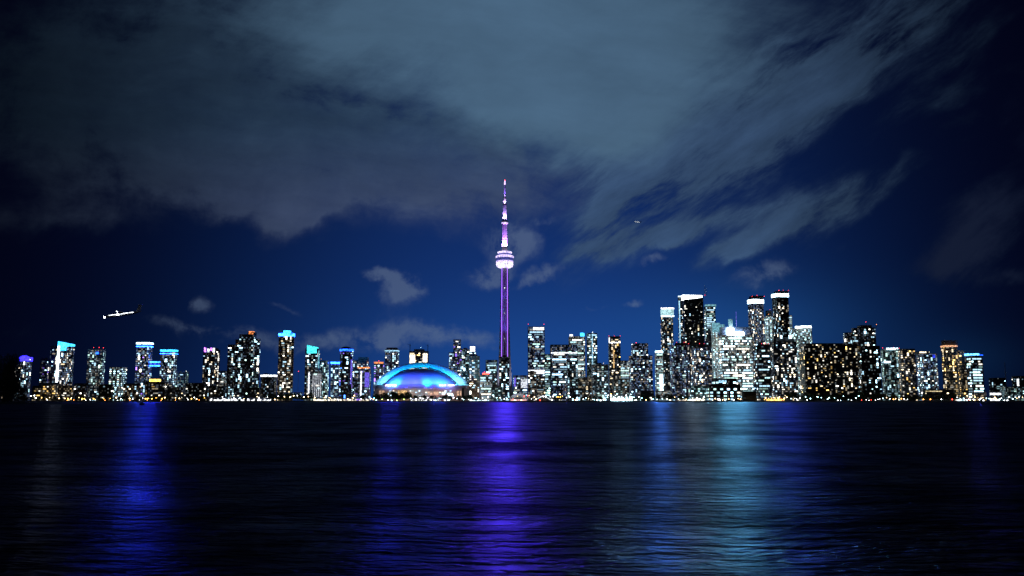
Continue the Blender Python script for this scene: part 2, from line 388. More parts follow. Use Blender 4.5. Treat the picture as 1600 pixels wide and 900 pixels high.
def building(kind, label, x0, x1, yt, Y, mat='dark', lit=.35, pal='mix', style='condo', rot=0, asp=.8, shape='rect',
             tiers=(), feats=(), cat='building', fh=None, cw=4.7, bright=(4, 4, 2), litrows=(), skip=0, group=None):
    rr = random.Random(int(x0 * 31 + yt * 7 + Y))
    fh = fh or {'office': 6.0, 'condo': 4.7}.get(style, 4.6)
    main = fit(x0, x1, yt, Y, shape, asp, rot)
    cx = sum(p[0] for p in main) / len(main); cy = sum(p[1] for p in main) / len(main)
    root = thing(kind, label, cat, (cx, cy, GZ), group)
    keys = [k for k, n in PAL[pal].items() for _ in range(n)]
    cells = []
    blocks = [(main, Z(yt, Y))]
    for ti in tiers:
        Yt = Y + (ti[3] if len(ti) > 3 else 3)
        blocks.append((fit(ti[0], ti[1], ti[2], Yt, ti[4] if len(ti) > 4 else 'rect', .7, rot), Z(ti[2], Yt)))
    for bi, (fp, zt) in enumerate(blocks):
        loc = [(x - cx, y - cy) for x, y in fp]
        m = MB(); hh = zt - GZ
        m.prism(loc, 0, hh, 0, 1)
        nfl = max(1, int(hh / fh))
        if style == 'condo':
            sl = grow(loc, .7)
            for k in range(1, nfl + 1): m.prism(sl, k * fh - .5, k * fh - .12, 2)
        elif style in ('office', 'grid'):
            for i in range(len(loc)):
                a, b_ = Vector(loc[i]), Vector(loc[(i + 1) % len(loc)]); e = b_ - a; L = e.length; nrm = Vector((e.y, -e.x)).normalized()
                nn = max(1, int(L / (cw * 2)))
                for k in range(nn + 1):
                    p = a + e * (k / nn); tt = e.normalized() * .35
                    q = [p - tt + nrm * .02, p - tt + nrm * .55, p + tt + nrm * .55, p + tt + nrm * .02]
                    m.prism([tuple(z) for z in reversed(q)], 0.1, hh - .1, 2)
        m.prism(grow(loc, .3), hh + .02, hh + 1.1, 2)   # parapet
        fac = m.build('facade', [mat, 'roof', 'slab_dark' if mat in ('dark', 'black', 'navy', 'brown') else 'slab'], root)
        if bi == 0: fac0 = fac
        # lit windows, wall by wall
        for i in range(len(fp)):
            a, b_ = Vector(fp[i]), Vector(fp[(i + 1) % len(fp)]); e = b_ - a; L = e.length
            if L < 1.5: continue
            nrm = Vector((e.y, -e.x)).normalized(); mid = (a + b_) / 2
            if nrm.dot(mid.normalized()) > -.12: continue
            nc = max(1, round(L / cw)); step = L / nc
            colf = [rr.choice((.35, .9, 1.1, 1.5)) for _ in range(nc)]; taken = set()
            for k in range(int(skip / fh), nfl):
                f = lit * (.82 if style == 'condo' else 1)
                for (lo, hi, val) in litrows:
                    if lo <= k / nfl < hi: f = val
                # one floor burns brighter than the next
                f = f * (rr.uniform(.6, 1.35) if style == 'condo' else rr.choice((.2, .9, 1.15, 1.25))) if style != 'grid' else f
                j = 0
                while j < nc:
                    if (k, j) not in taken and rr.random() < f * (colf[j] if style == 'condo' else 1):
                        n = 1
                        mx = 2 if style == 'condo' else 9
                        while j + n < nc and n < mx and rr.random() < (f * .6 if style == 'condo' else min(.95, f + .1)): n += 1
                        if style == 'grid': n = 1
                        c_ = a + e * ((j + n / 2) / nc) + nrm * .06
                        col = rr.choice(keys); st = rr.choices((0, 1, 2), bright)[0]
                        wd = step * n * (.8 if style != 'condo' else rr.uniform(.55, .86))
                        ht = fh * (.5 if style != 'condo' else rr.choice((.42, .5, .58)))
                        if style == 'condo' and n == 1 and k + 1 < nfl and rr.random() < .3: ht += fh; taken.add((k + 1, j))
                        cells.append((wd * ht * (1 + st), 'win_%s_%d' % (col, st), (c_.x - cx, c_.y - cy, k * fh + fh * .2), math.atan2(e.y, e.x), wd, ht, fac))
                        j += n
                    j += 1
    cells.sort(key=lambda q: -q[0])
    for q in cells[:99]: inst('window', win_mesh(q[1]), q[6], q[2], q[3], (q[4], 1, q[5]))
    rest = cells[99:]
    if rest:
        mats = sorted({q[1] for q in rest}); m = MB()
        for q in rest:
            ca, sa = math.cos(q[3]), math.sin(q[3]); px, py, pz = q[2]; hw = q[4] / 2
            pts = [(-hw, -.12), (hw, -.12), (hw, .02), (-hw, .02)]
            m.prism([(px + x * ca - y * sa, py + x * sa + y * ca) for x, y in pts], pz, pz + q[5], mats.index(q[1]))
        m.build('window', mats, fac0)['kind'] = 'stuff'
    # crowns, signs, beacons
    ztop = Z(yt, Y); L = lambda fp: [(x - cx, y - cy) for x, y in fp]
    for ft in feats:
        k = ft[0]
        if k == 'ring':
            _, y0, y1, mt = ft[:4]; m = MB()
            m.prism(grow(L(main), 1.2), Z(y1, Y) - GZ, Z(y0, Y) - GZ, 0); m.build(ft[4] if len(ft) > 4 else 'crown_band', mt, root)
        elif k == 'panel':
            _, a, b_, y0, y1, mt = ft[:6]; nm = ft[6] if len(ft) > 6 else 'light_panel'
            ym = (y0 + y1) / 2; xm = X((a + b_) / 2, Y, ym)
            fp = main if min(p[0] for p in main) <= xm <= max(p[0] for p in main) else main
            yf = yfront(fp, xm) - .9
            m = MB(); m.box(X(a, yf, ym) - cx, X(b_, yf, ym) - cx, yf - .5 - cy, yf + .1 - cy, Z(y1, yf) - GZ, Z(y0, yf) - GZ)
            m.build(nm, mt, root)
        elif k == 'block':
            _, a, b_, y0, mt = ft[:5]; nm = ft[5] if len(ft) > 5 else 'penthouse'
            base = ft[6] if len(ft) > 6 else None
            dY = 4; m = MB(); wd = X(b_, Y + dY, y0) - X(a, Y + dY, y0)
            zb = (Z(base, Y) if base else ztop) - GZ + 1.12
            xa = X(a, Y + dY, y0) - cx; ya = Y + dY - cy; dp = min(wd, .6 * (max(p[1] for p in main) - Y) + 4)
            m.box(xa, xa + wd, ya, ya + dp, zb, Z(y0, Y + dY) - GZ); m.build(nm, mt, root)
        elif k == 'wedge':
            _, a, b_, y0, mt = ft[:5]; m = MB(); xa, xb = X(a, Y, y0) - cx, X(b_, Y, y0) - cx; ya = Y - .8 - cy
            zb, zt = ztop - GZ - 10, Z(y0, Y) - GZ
            lo, hi = (zt - 7, zt - 1) if mt == 'l_white' else (zb, zb + 10 + (zt - zb - 10) * .45)
            m.v = [(xa, ya, zb), (xb, ya, lo), (xb, ya, hi), (xa, ya, zt), (xa, ya + 20, zb), (xb, ya + 20, lo), (xb, ya + 20, hi), (xa, ya + 20, zt)]
            for f in ((0, 1, 2, 3), (5, 4, 7, 6), (3, 2, 6, 7), (1, 0, 4, 5), (0, 3, 7, 4), (2, 1, 5, 6)): m.face(f)
            m.build('lit_parapet', mt, root)
        elif k == 'red':
            for a, y0 in ft[1]:
                dY = 1.5; p = at(a, y0, Y + dY); m = MB()
                m.tube((p.x - cx, p.y - cy, ztop - GZ + 1.1 if p.z > ztop + 1.2 else p.z - GZ - 1), (p.x - cx, p.y - cy, p.z - GZ - .6), .2)
                m.ball((p.x - cx, p.y - cy, p.z - GZ), .6, 1); m.build('beacon', ['metal', ft[2] if len(ft) > 2 else 'l_red'], root)
        elif k == 'mast':
            _, a, y0 = ft[:3]; p = at(a, y0, Y + 6); m = MB(); r_ = ft[3] if len(ft) > 3 else .7
            m.tube((p.x - cx, p.y - cy, ztop - GZ + .5), (p.x - cx, p.y - cy, p.z - GZ), r_, r_ * .4); m.build('mast', ft[4] if len(ft) > 4 else 'metal', root)
        elif k == 'dome':
            _, a, b_, y0, y1, mt = ft; p = at((a + b_) / 2, y1, Y + 10); r_ = (X(b_, Y + 10) - X(a, Y + 10)) / 2; hgt = Z(y0, Y + 10) - p.z
            m = MB(); m.lathe([(max(.01, r_ * math.cos(math.pi / 2 * i / 6)), p.z - GZ + hgt * math.sin(math.pi / 2 * i / 6)) for i in range(7)], 20, 0, p.x - cx, p.y - cy)
            m.build('roof_dome', mt, root, True)
        elif k == 'gable':
            fpL = L(main); xs = [p[0] for p in fpL]; ys = [p[1] for p in fpL]; zb = ztop - GZ + 1.12; h2 = ft[1]
            a, b_, c_, d_ = min(xs) - .6, max(xs) + .6, min(ys) - .6, max(ys) + .6; ym = (c_ + d_) / 2; m = MB()
            m.v = [(a, c_, zb), (b_, c_, zb), (b_, d_, zb), (a, d_, zb), (a, ym, zb + h2), (b_, ym, zb + h2)]
            for f in ((0, 1, 5, 4), (2, 3, 4, 5), (3, 0, 4), (1, 2, 5), (3, 2, 1, 0)): m.face(f)
            m.build('roof', ['roof'], root)
    return root

glow('l_dimwhite', (.85, .9, 1), .75); glow('l_dimwhite2', (.9, .95, 1), 1.6); glow('l_dimviolet', (.2, .14, 1), .8); glow('l_dim_ice', (.4, .75, 1), 1.1); glow('l_halogen', (1, .85, .62), 2.2); glow('l_orange2', (1, .35, .12), 6)
glow('l_red2', (1, .1, .06), 3.5); glow('l_dimgold', (1, .62, .25), .7); glow('l_dimgold2', (1, .8, .45), .9); glow('l_ice2', (.62, .88, 1), 4); glow('l_lantern', (.5, .85, .9), .9); glow('l_dim_teal2', (.25, .62, .75), .6)
glow('l_band', (.55, .85, 1), 9); glow('l_red_dim', (1, .05, .08), 5); glow('l_white2', (.75, .95, 1), 4.5); glow('l_blue_dim', (.02, .05, 1), .9); glow('l_orange_dim', (1, .5, .25), 1.0); glow('l_bluecrown', (.08, .35, 1), 5)
glow('l_halo_or', (1, .55, .38), 2.2); glow('l_dimpeach', (1, .62, .38), .5); glow('l_cream', (1, .9, .7), 2.2); glow('l_cream2', (1, .88, .68), 1.1); glow('l_soft2', (.92, .95, .95), 1.3); glow('l_dock', (.6, .95, 1), 14); glow('l_amber', (1, .6, .15), 2.5); glow('l_rose', (1, .55, .5), 1.4)
# unseen area lamps added at lit signs and strips to brighten their lake streaks
def add_streak_lamp(parent, loc, w_, h_, power, col, spread=36):
    l = D.lights.new('added_streak_lamp', 'AREA'); l.shape = 'RECTANGLE'; l.size = w_; l.size_y = h_; l.energy = power * .045; l.color = col; l.spread = rad(spread)
    o = D.objects.new('added_streak_lamp', l); COL.objects.link(o); o.parent = parent; o.location = loc; wp = parent.location + Vector(loc); o.rotation_euler = (-math.pi / 2, 0, -math.atan2(wp.x, wp.y))   # turned towards the open lake
AT, OT, LR = 'apartment_tower', 'office_tower', 'low_rise_building'
Bd = building
# ---- west end
Bd(AT, 'dark block whose few windows glimmer through the trees at the left edge', 3, 30, 570, 1950, 'black', .16, 'mix')
Bd(AT, 'slim tower with a glowing violet domed crown behind the dark foreground trees', 30, 48, 561, 2000, 'navy', .28, 'cool', cat='tower', shape='round', asp=1,
   feats=[('ring', 558, 564, 'l_deep'), ('dome', 31, 46, 555.5, 560, 'l_deep'), ('red', [(47, 562)], 'l_white')])
Bd(AT, 'dark apartment tower with a few violet windows next to the tower with the white stripe', 61, 75, 563, 2100, 'dark', .3, 'violet', cat='tower', rot=8, feats=[('block', 64, 71, 559, 'slab_dark')])
Bd(AT, 'dark slab tower close against the left side of the white striped tower', 76, 88.5, 543, 2080, 'dark', .34, 'mix', cat='tower', feats=[('block', 78, 84, 540, 'slab_dark')])
Bd(AT, 'glass tower with a full height white light stripe and sloping cyan crown', 87, 114, 541, 1990, 'navy', .32, 'mix', cat='tower', asp=.7,
   feats=[('panel', 88.6, 91.6, 541, 597, 'l_white', 'light_strip'), ('wedge', 91, 111, 533.5, 'l_cyan'), ('panel', 106, 113.5, 547, 551, 'l_blue'), ('panel', 104, 113, 564, 566.5, 'l_blue'), ('panel', 105, 113, 569, 573, 'l_blue')],
   tiers=[(101, 114.4, 542, -8, 'bow')])
Bd(AT, 'grey tower with three red beacons along its flat roof', 135, 163, 546, 2050, 'steel', .3, 'teal', cat='tower', rot=14, bright=(6, 3, 1), feats=[('red', [(146.5, 543), (155, 543), (161.5, 543.5)]), ('panel', 150, 154, 550, 553, 'l_blue')])
Bd(OT, 'short broad block with almost every window lit white, west of the bridged pair', 170, 197, 574, 2010, 'steel', .7, 'white', style='grid', rot=-6, bright=(3, 4, 3))
Bd(AT, 'taller left hand tower of the bridged pair, with an icy cyan crown', 211, 236.5, 538, 2060, 'navy', .36, 'blue', cat='tower', asp=.7, feats=[('ring', 535, 537.6, 'l_ice'), ('ring', 540.5, 541.8, 'l_crownblue', 'light_strip')])
Bd(AT, 'shorter right hand tower of the bridged pair, with a cyan blue crown', 249, 275.5, 550, 2060, 'navy', .38, 'cool', cat='tower', asp=.7, feats=[('ring', 546.3, 549, 'l_cyan'), ('ring', 552, 553, 'l_crownblue', 'light_strip')])
Bd(AT, 'low bluish glass block just right of the bridged pair', 273, 294, 581, 2150, 'teal', .25, 'teal', bright=(6, 3, 1), feats=[('red', [(291, 580)], 'l_white')])
# sky bridge between the pair
Yb = 2068; br = thing('sky_bridge', 'blue lit double deck bridge joining two cyan crowned towers', 'bridge', at(236.5, 570, Yb))
def brg(a, b_, y0, y1, name, mt, d=6, off=0):
    p = br.location; m = MB(); xa, xb = X(a, Yb, 569) - p.x, X(b_, Yb, 569) - p.x
    m.box(xa, xb, off, off + d, Z(y1, Yb) - p.z, Z(y0, Yb) - p.z); m.build(name, mt, br)
brg(227, 250.2, 567, 570.2, 'deck', 'navy')
brg(224, 250.4, 564.8, 566.8, 'light_strip', 'l_crownblue', 1, -1.2); brg(224, 250.4, 570.6, 572.6, 'light_strip', 'l_crownblue', 1, -1.2)
Bd(AT, 'narrow tower whose top floors glow violet and white', 316, 342.5, 547, 1990, 'dark', .42, 'mix', cat='tower', rot=-10,
   feats=[('panel', 319, 322, 543, 550, 'l_violet'), ('panel', 324, 327.5, 545, 550, 'l_soft'), ('panel', 329, 331, 543, 548, 'l_violet'), ('panel', 332.5, 335.5, 543.5, 551, 'l_soft'), ('block', 320, 337, 543.5, 'slab_dark')])
Bd(LR, 'grey mid height block squeezed between violet topped tower and big stepped dark tower', 341, 355, 580, 2080, 'steel', .35, 'white', feats=[])
Bd(AT, 'massive stepped dark tower rising to a small copper lit cupola', 372, 399, 523, 2000, 'dark', .42, 'white', cat='tower', asp=.7,
   tiers=[(354.5, 369, 539, 4), (366, 376, 531, 2), (397, 405.5, 530, 5)], feats=[('block', 387, 398, 519, 'slab_dark'), ('block', 389, 396, 517.6, 'l_orange', 'cupola'), ('red', [(371, 537)], 'l_orange')])
Bd(LR, 'dark mid height block with a curved white lit roof edge', 407, 432, 587, 1930, 'dark', .18, 'cool', shape='bow', feats=[('ring', 585.5, 588.6, 'l_soft'), ('dome', 410, 421, 583, 586, 'slab_dark')])
Bd(AT, 'tall apartment tower with a bright blue stepped crown standing apart', 434, 458.5, 524, 1980, 'brown', .5, 'mix', cat='tower', rot=12, asp=.75,
   feats=[('ring', 521, 525, 'l_crownblue'), ('block', 443, 452.5, 516.5, 'l_cyan', 'crown_block'), ('block', 438, 457.5, 520.2, 'l_blue', 'crown_block')])
Bd(AT, 'tower with a sloping teal glass crown above a pleated pale front', 476, 498.5, 545, 2000, 'dark', .48, 'white', cat='tower', feats=[('wedge', 480, 495, 539, 'l_teal'), ('panel', 497, 499, 548, 575, 'l_dim_teal', 'light_strip')])
Bd(AT, 'pale pleated block with vertical light stripe in front of the teal crowned tower', 479, 503, 581, 1900, 'steel', .35, 'white', style='office', bright=(5, 4, 1), feats=[('panel', 481.5, 483.3, 581, 623, 'l_soft', 'light_strip')] + [('panel', 488.5 + 3 * i, 489.4 + 3 * i, 584, 620, 'l_dimwhite', 'light_strip') for i in range(5)])
Bd(AT, 'greenish tower with one orange globe light at its roof corner', 499, 513.5, 564, 2080, 'teal', .5, 'teal', cat='tower', feats=[('red', [(501.8, 561)], 'l_gold')])
Bd(AT, 'dark slim block topped by a deep blue line of light', 516.5, 530.5, 567, 2120, 'navy', .35, 'cool', cat='tower', feats=[('ring', 565.5, 568.4, 'l_crownblue')])
Bd(AT, 'round topped tower with blue light bands and violet windows on its right side', 530.5, 551, 546, 1970, 'dark', .42, 'blue', cat='tower', shape='oct', asp=.9,
   feats=[('dome', 532, 549.5, 541.5, 545.5, 'slab_dark'), ('ring', 545.3, 548.3, 'l_blue'), ('panel', 546, 550, 562, 600, 'l_dimviolet', 'light_strip')])
Bd(AT, 'dark plain roofed tower behind the orange roofed violet block', 551, 575.5, 563, 2120, 'dark', .4, 'mix', cat='tower', feats=[('block', 560, 574, 558, 'slab_dark')])
Bd(AT, 'violet and white lit block with a glowing orange roof edge', 553, 579, 578, 1920, 'navy', .45, 'violet', cat='tower', style='office', feats=[('panel', 559, 578, 573.6, 575.6, 'l_orange', 'crown_band'), ('panel', 563, 565, 580, 618, 'l_soft', 'light_strip'), ('panel', 570, 577, 582, 605, 'l_dimviolet', 'light_panel')])
# ---- behind the stadium
Bd(AT, 'slim dark tower with a red lit roof at the left end of the dome', 584, 599.5, 568, 2200, 'navy', .45, 'violet', cat='tower', feats=[('panel', 584.5, 599, 565.5, 568, 'l_orange', 'crown_band'), ('red', [(592, 563.8)])])
Bd(AT, 'blue tinted tower with one pale crown line behind the left shoulder of the dome', 601, 623, 546, 2260, 'navy', .42, 'cool', cat='tower', feats=[('ring', 547.2, 549, 'l_dim_ice'), ('block', 604, 620, 543, 'slab_dark')])
Bd(AT, 'unfinished tower with two bright columns of bare floors directly behind the dome', 639, 670, 549, 2280, 'dark', .2, 'warm', cat='tower', style='plain',
   feats=[('panel', 640, 648.5, 554, 580, 'l_halogen', 'lit_floors'), ('panel', 660.5, 667.5, 552, 580, 'l_halogen', 'lit_floors'), ('block', 647, 662, 545.5, 'slab_dark'), ('red', [(657.3, 543)], 'l_ice')])
Bd(AT, 'stepped violet blue tower at the right shoulder of the dome', 708, 720, 531, 2280, 'navy', .45, 'violet', cat='tower', tiers=[(701, 710, 551, 2), (718, 721, 545, 6)])
Bd(AT, 'blue glass tower between stepped violet tower and white cube topped tower', 721, 733.5, 546, 2260, 'teal', .42, 'cool', cat='tower', feats=[('block', 724, 730, 543.5, 'slab_dark')])
Bd(AT, 'brown tower in front of the glowing white cube', 733.5, 749.5, 557, 2030, 'brown', .5, 'mix', cat='tower', feats=[('red', [(734.5, 557), (748, 557.5)], 'l_orange2'), ('block', 737, 746, 554.5, 'slab_dark')])
Bd(OT, 'slim office tower topped by a glowing white cube', 732, 744, 550, 2320, 'navy', .4, 'cool', cat='tower', feats=[('block', 734.5, 742, 541.3, 'l_soft', 'lantern')])
Bd(OT, 'blue glass office block behind the red signed white block', 759, 777, 563, 2330, 'teal', .6, 'cool', style='office')
Bd(OT, 'bright white office block carrying a red rooftop sign', 750, 769.5, 586, 1960, 'bright', .8, 'white', style='office', feats=[('block', 754, 764, 582.8, 'l_red2', 'sign'), ('red', [(757, 581)])])
Bd(LR, 'dark block wedged between the white office block and the tall tower base', 764, 776, 585, 2060, 'brown', .3, 'mix')
Bd(AT, 'dark apartment block standing directly in front of the tall tower shaft', 780, 796, 558, 1900, 'dark', .5, 'cool', cat='tower', feats=[('red', [(781, 557.5), (793.5, 557.5)], 'l_orange2'), ('block', 785, 792, 555, 'slab_dark')])
Bd(LR, 'small dark teal block at the foot of the tall tower', 769, 785, 605, 1860, 'teal', .25, 'cyan' if 0 else 'teal')
Bd(LR, 'low block with a violet left half and bright right half beside the tall tower', 802, 824, 587, 2250, 'navy', .5, 'white', style='office', feats=[('panel', 814, 824, 592, 606, 'l_dimwhite', 'light_panel'), ('panel', 803, 806, 590, 604, 'l_dimviolet', 'light_panel')])
# ---- downtown west
Bd(OT, 'tall ribbon lit tower with red lamps on both ends of its roof frame', 825, 851, 511, 2200, 'navy', .42, 'white', style='office', cat='tower', asp=.6, litrows=[(.9, .97, .95), (.28, .33, 1.0)],
   feats=[('red', [(825.5, 506.5), (850, 506.5)]), ('panel', 833, 850, 511.5, 515.5, 'l_soft', 'crown_band'), ('panel', 825.5, 851, 578, 584, 'l_dimwhite2', 'light_panel')])
Bd(AT, 'dark narrow apartment block in front of the tower with the red roof frame', 825, 838, 581, 1900, 'stone', .5, 'mix', feats=[('block', 829, 834, 579, 'slab_dark')])
Bd(AT, 'grey stone block low in front, right of the dark narrow block', 838.5, 851, 588, 2000, 'stone', .4, 'mix', style='plain', bright=(6, 2, 0))
Bd(OT, 'slender pale blue tower tight against the dark banded slab', 851, 860, 554, 2330, 'teal', .75, 'teal', cat='tower', style='office', feats=[('red', [(853, 574)], 'l_ice')])
Bd(OT, 'broad office slab with a blank dark top band and ribbon windows', 860, 902.5, 539, 2120, 'navy', .7, 'white', style='office', cat='tower', asp=.4, litrows=[(.88, 1.1, 0), (0, .3, .2)],
   feats=[('panel', 861, 902, 550.5, 552.3, 'l_dimwhite2', 'light_strip')])
Bd(OT, 'bright white tower with blue and white floodlit roof corners behind the banded slab', 889, 914.5, 526, 2400, 'bright', .7, 'white', style='office', cat='tower', feats=[('block', 890, 895, 522.5, 'l_soft', 'lit_crown'), ('block', 907, 913, 520, 'l_cyan', 'lit_crown')])
Bd(OT, 'glass tower with a full height pale blue centre line and roof spotlight', 917, 933.5, 521, 2380, 'teal', .42, 'cool', style='office', cat='tower', feats=[('panel', 925, 926.4, 522, 575, 'l_dim_ice', 'light_strip'), ('red', [(925.6, 519)], 'l_white')])
Bd(AT, 'apartment block with irregular lights in front of the banded slab', 886, 903, 564, 1930, 'dark', .5, 'cool', cat='tower')
Bd(AT, 'stone coloured block below the bright white tower', 902, 925, 590, 1960, 'stone', .4, 'mix', bright=(6, 2, 0))
Bd(AT, 'grey apartment block with paired window columns below the pale blue line tower', 924, 951, 570, 1910, 'steel', .48, 'white', cat='tower', feats=[('block', 934, 940, 567, 'slab_dark'), ('red', [(943, 567.5)], 'l_halogen')])
Bd(OT, 'narrow tower with three red roof lights and a gold window column', 951, 970, 526, 2140, 'dark', .45, 'warm', cat='tower', asp=.8, feats=[('red', [(951.6, 525), (960, 525), (969, 525)]), ('panel', 951, 952.6, 527, 535, 'l_soft'), ('panel', 958, 960, 545, 575, 'l_dimgold', 'light_strip'), ('panel', 952, 969.5, 534.5, 536, 'l_soft', 'light_strip')])
Bd(OT, 'white ribbon lit office block right of the gold column tower', 967, 984, 564, 2200, 'bright', .75, 'white', style='office')
Bd(AT, 'pale grey lower block in front of the white ribbon lit office', 957, 983, 592, 1940, 'stone', .5, 'white', style='grid', bright=(6, 3, 0))
Bd(AT, 'navy stepped tower carrying a small white sign below its dark top', 987, 1013.5, 537, 2040, 'navy', .25, 'cool', cat='tower', asp=.7, tiers=[(983, 1020, 556, -6)], litrows=[(.84, .9, .9), (.92, 1.1, 0)],
   feats=[('panel', 997, 1006, 555, 560, 'l_ice2', 'sign'), ('red', [(987.5, 538)], 'l_white'), ('red', [(994, 535.5)])])
Bd(OT, 'thin blue white tower with a brilliant blue roof beacon', 1024, 1037, 552, 2250, 'bright', .6, 'teal', style='office', cat='tower', feats=[('block', 1025, 1036, 548, 'l_ice', 'beacon_box'), ('panel', 1031, 1036, 585, 610, 'l_ice2', 'light_panel')])
# ---- financial core
Bd(OT, 'slim tower with a glowing white glass drum on top', 1033.5, 1053, 493, 2450, 'dark', .42, 'mix', cat='tower', asp=.9, shape='oct', feats=[('block', 1034, 1052.6, 483, 'l_lantern', 'lantern'), ('panel', 1032.6, 1053.6, 480.6, 483, 'l_soft', 'crown_band'), ('panel', 1032.8, 1053.4, 493, 495, 'l_ice2', 'crown_band')])
Bd(OT, 'tallest black skyscraper with a blazing white wedge along its roof', 1066, 1101, 463, 2500, 'black', .16, 'neut' if 0 else 'mix', cat='tower', asp=.8, bright=(3, 4, 2), tiers=[(1061, 1067, 464, 8)], litrows=[(.9, 1.1, 0)],
   feats=[('wedge', 1066.5, 1097, 461, 'l_white'), ('panel', 1059.5, 1067, 462.3, 464, 'l_ice2', 'crown_band'), ('panel', 1061.2, 1063, 470, 538, 'l_dim_ice', 'light_strip'), ('mast', 1101.3, 445.5, 1.0), ('mast', 1104, 450, .5), ('red', [(1101.3, 461)])])
Bd(OT, 'square tower with pale teal illuminated upper floors behind the tallest skyscraper', 1102, 1119.5, 479, 2650, 'dark', .35, 'white', cat='tower', style='office', litrows=[(.72, .98, .95)], feats=[('block', 1103, 1119, 475.5, 'l_dim_teal2', 'crown_block')])
Bd(OT, 'pale cyan slab tower hugging the left edge of the brightest office block', 1113, 1124.5, 505, 2360, 'bright', .75, 'teal', cat='tower', style='grid', bright=(5, 4, 1), feats=[('panel', 1112.5, 1125, 504.5, 519, 'l_dim_teal2', 'crown_block'), ('panel', 1125, 1132, 507, 512, 'l_dim_teal2', 'crown_block')])
Bd(OT, 'widest and brightest white office block with a dazzling rooftop sign', 1124.5, 1177.5, 524, 2330, 'bright', .84, 'white', style='office', cat='tower', asp=.4, fh=7.0, bright=(1, 4, 5), litrows=[(.62, .7, .45), (.86, 1.1, .6)],
   feats=[('block', 1127, 1171, 511, 'navy', 'penthouse'), ('block', 1139, 1144.5, 498.5, 'l_dim_teal2', 'stair_block'), ('mast', 1150, 487, .9, 'l_dimviolet'), ('panel', 1136, 1147, 513, 523, 'l_sign', 'sign'), ('panel', 1147, 1162, 518.5, 524, 'l_sign', 'sign')])
Bd(AT, 'dark slab with a red lit roof in front of the tallest black skyscraper', 1047, 1078, 540, 2060, 'navy', .3, 'white', cat='tower', feats=[('block', 1055, 1077, 535.5, 'slab_dark'), ('red', [(1057, 535), (1069, 535), (1076, 537)], 'l_red_dim')])
Bd(AT, 'dark slab with many lights and a red roof left of the cyan slab tower', 1080, 1113, 543, 2060, 'navy', .4, 'mix', cat='tower', rot=7, feats=[('block', 1091, 1103, 537.5, 'slab_dark'), ('red', [(1093, 537), (1100, 537)], 'l_red_dim')])
Bd(OT, 'left twin of the paired white banded towers, the shorter one', 1171, 1195.5, 466, 2480, 'navy', .42, 'mix', cat='tower', rot=20, asp=.8, litrows=[(.9, 1.1, 0)], feats=[('ring', 467.5, 473.5, 'l_band'), ('block', 1174, 1193, 462, 'slab_dark'), ('red', [(1175, 463), (1183, 461.5), (1194, 463)])])
Bd(OT, 'right twin of the paired white banded towers, the taller one', 1209, 1235, 457, 2480, 'black', .36, 'mix', cat='tower', rot=14, asp=.7, litrows=[(.9, 1.1, 0)], feats=[('ring', 458.5, 463.5, 'l_band'), ('block', 1213, 1232, 454.5, 'slab_dark'), ('red', [(1217, 453.5), (1224, 453.5), (1232, 453.5)])])
Bd(OT, 'seafoam green lit tower standing between the two white banded towers', 1197, 1210.5, 494, 2620, 'bright', .8, 'teal', cat='tower', style='grid', bright=(4, 4, 1), feats=[('block', 1198, 1206, 485, 'slab_dark'), ('red', [(1203, 483.5)]), ('red', [(1201, 491)], 'l_orange2')])
Bd(OT, 'small pale block peeping out right of the taller white banded tower', 1233, 1240, 493, 2640, 'bright', .8, 'white', style='office', cat='tower')
Bd(OT, 'broad shouldered tower with two blazing white rounded tops', 1251, 1270.5, 513, 2560, 'bright', .7, 'teal', style='grid', cat='tower', shape='oct', asp=.8, tiers=[(1237, 1251.5, 513.5, 6)], feats=[('block', 1252, 1268, 509, 'l_white2', 'lit_crown'), ('block', 1244, 1250, 509.5, 'l_white2', 'lit_crown')])
Bd(AT, 'dark pier fronted block with a red roof below the shorter white banded tower', 1180, 1204, 541, 1960, 'dark', .42, 'white', style='office', cat='tower', asp=.7, feats=[('block', 1188, 1203, 537.5, 'slab_dark'), ('red', [(1190, 537), (1196, 536.5), (1201, 537)], 'l_red_dim')])
Bd(AT, 'dark tower with two white roof lanterns below the taller white banded tower', 1204, 1246, 534, 1990, 'dark', .42, 'mix', cat='tower', asp=.6, feats=[('block', 1217, 1240, 527, 'slab_dark'), ('panel', 1219, 1222, 524, 529, 'l_ice2', 'lantern'), ('panel', 1232.5, 1237.5, 523.5, 529, 'l_ice2', 'lantern')])
# ---- eastern harbourfront
Bd(AT, 'very wide dark slab with scattered warm windows and flat black roof', 1250, 1341, 537, 1990, 'black', .27, 'warm', cat='apartment block', asp=.3, cw=4.4, fh=4.4, bright=(5, 4, 1), skip=14)
Bd(AT, 'dark stepped tower with rounded shoulder and two rooftop antennas', 1338, 1371, 512, 2120, 'dark', .28, 'cool', cat='tower', shape='bow', tiers=[(1320, 1342, 520, 4, 'round'), (1333, 1350, 513, 2)], bright=(3, 3, 3), feats=[('block', 1345, 1362, 508, 'slab_dark'), ('mast', 1353, 504), ('red', [(1353, 503)]), ('mast', 1369, 507), ('red', [(1369.5, 507)], 'l_orange2')])
Bd(AT, 'dark apartment block in front of the rounded stepped tower', 1341, 1377, 541, 1940, 'black', .27, 'cool', cat='tower', asp=.5, skip=10)
Bd(AT, 'teal glass tower with white and red roof lights east of the wide dark slab', 1378, 1405, 546, 1990, 'teal', .35, 'teal', cat='tower', bright=(6, 3, 1), rot=-10, feats=[('panel', 1385, 1403, 543.5, 546.5, 'l_ice2', 'crown_band'), ('red', [(1379, 543.5), (1396, 543), (1405, 544)]), ('panel', 1381, 1393, 564.5, 567, 'l_ice2', 'light_panel')])
